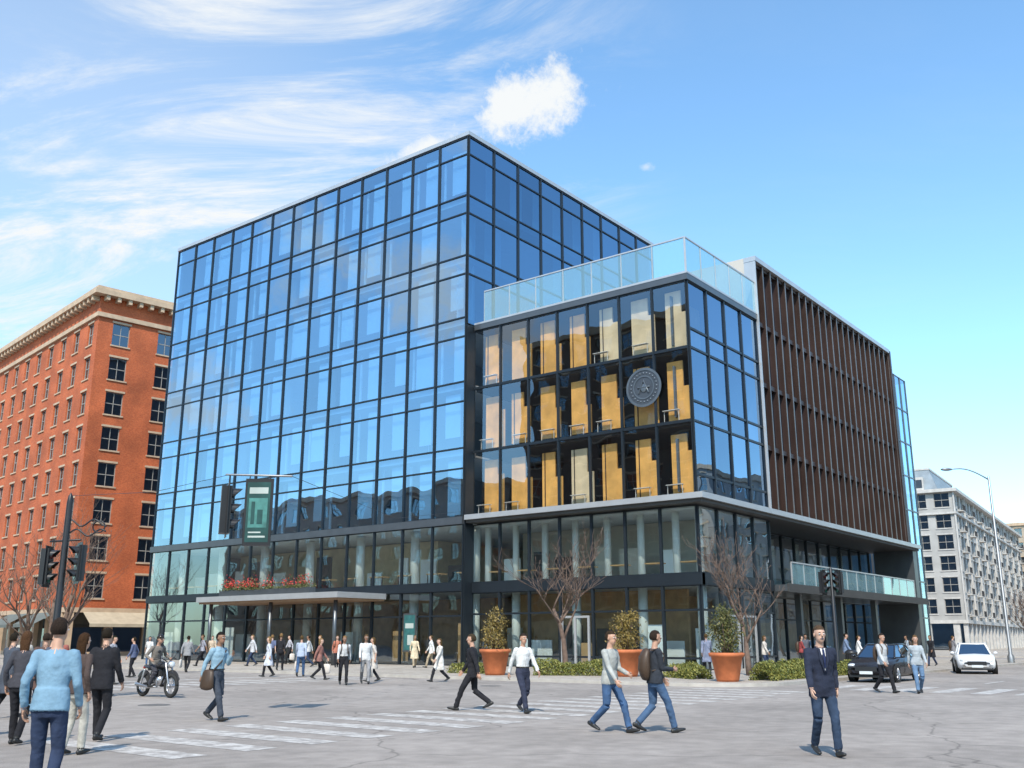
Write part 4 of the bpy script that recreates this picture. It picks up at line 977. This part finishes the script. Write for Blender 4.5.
def cumulus(c,ha,hb,tilt,amp=2.6,soft=.6,sc=13):
    c=Vector(c).normalized(); rgt=c.cross(Vector((0,0,1))).normalized(); up=rgt.cross(c)
    a1=rgt*math.cos(tilt)+up*math.sin(tilt); b1=-rgt*math.sin(tilt)+up*math.cos(tilt)
    a=M('MULTIPLY',M('SUBTRACT',dot(a1),c.dot(a1)),1/ha); b=M('MULTIPLY',M('SUBTRACT',dot(b1),c.dot(b1)),1/hb)
    rr=M('SQRT',M('ADD',M('MULTIPLY',a,a),M('MULTIPLY',b,b)))
    front=SS(dot(c),.5,.7)
    n=NZ(D,sc,12,.68)
    v=M('SUBTRACT',M('ADD',1.0,M('MULTIPLY',M('SUBTRACT',n,.5),amp)),rr)
    return M('MULTIPLY',SS(v,-.05,soft),front)
c1=cumulus((.686,.525,.504),.085,.036,.3,3.4,.75,17)
c2=cumulus((.64,.608,.471),.06,.018,.45,3.0,1.0,17)
c3=cumulus((.777,.438,.452),.010,.005,0,2.5,1.0,60)
# clouds in the west, mirrored by the glass
c4=cumulus((-.70,.66,.35),.20,.06,.3,4.5,1.2,9); c5=cumulus((-.76,.45,.47),.13,.04,.3,4.5,1.2,11); c6=cumulus((-.55,.83,.22),.2,.04,-.1,4.5,1.2,9); c7=cumulus((-.66,.58,.50),.10,.03,.4,4.5,1.3,13)
# cirrus streaks
sp=N.new('ShaderNodeSeparateXYZ'); Lk.new(D,sp.inputs[0]); zc=M('ADD',M('MAXIMUM',sp.outputs[2],0),.12)
cb=N.new('ShaderNodeCombineXYZ'); Lk.new(M('DIVIDE',sp.outputs[0],zc),cb.inputs[0]); Lk.new(M('DIVIDE',sp.outputs[1],zc),cb.inputs[1])
mp=N.new('ShaderNodeMapping'); mp.vector_type='TEXTURE'; mp.inputs['Rotation'].default_value=(0,0,math.radians(-62)); mp.inputs['Scale'].default_value=(2.0,.75,1); Lk.new(cb.outputs[0],mp.inputs[0])
ci=NZ(mp.outputs[0],2.9,12,.68,.7)
ci=SS(ci,.43,.72)
cen=Vector((.47,.75,.47)).normalized(); msk=SS(dot(cen),.88,.975)
cirr=M('MULTIPLY',M('MULTIPLY',ci,.95),M('ADD',msk,.03))
haze=M('MULTIPLY',SS(dot(Vector((.38,.88,.33)).normalized()),.88,1.0),.28)
west=M('MULTIPLY',M('MAXIMUM',M('MAXIMUM',c4,c5),M('MAXIMUM',c6,c7)),.85)
cl=M('MINIMUM',M('MAXIMUM',M('MAXIMUM',M('MAXIMUM',c1,c2),M('MAXIMUM',M('MULTIPLY',c3,.5),west)),M('ADD',cirr,haze)),1)
tn=N.new('ShaderNodeVectorMath'); tn.operation='MULTIPLY'; tn.inputs[1].default_value=(1.55,2.0,2.1); Lk.new(sky.outputs[0],tn.inputs[0])
mx=N.new('ShaderNodeMix'); mx.data_type='RGBA'; Lk.new(cl,mx.inputs['Factor']); Lk.new(tn.outputs[0],mx.inputs['A']); mx.inputs['B'].default_value=(6.2,6.4,6.5,1)
Lk.new(mx.outputs['Result'],bg.inputs[0])
sd=bpy.data.lights.new('sun','SUN'); sd.energy=5.0; sd.angle=math.radians(.5); sd.color=(1,.92,.80)
so=bpy.data.objects.new('sun',sd); COL.objects.link(so)
v=Vector((sun_dir.x*math.cos(EL),sun_dir.y*math.cos(EL),math.sin(EL))); so.rotation_euler=v.to_track_quat('Z','Y').to_euler()
so.location=v*100
# ================================================================== CAMERA
cd=bpy.data.cameras.new('camera'); cd.lens=980/1024*36; cd.sensor_width=36; cd.clip_end=6000
co=bpy.data.objects.new('camera',cd); COL.objects.link(co); co.location=(-45.5,-39.2,1.6)
co.rotation_euler=(math.radians(90+14.64),0,math.radians(37.95-90)); bpy.context.scene.camera=co
sc=bpy.context.scene; sc.view_settings.view_transform='Standard'; sc.view_settings.look='None'; sc.view_settings.exposure=0
print('done')
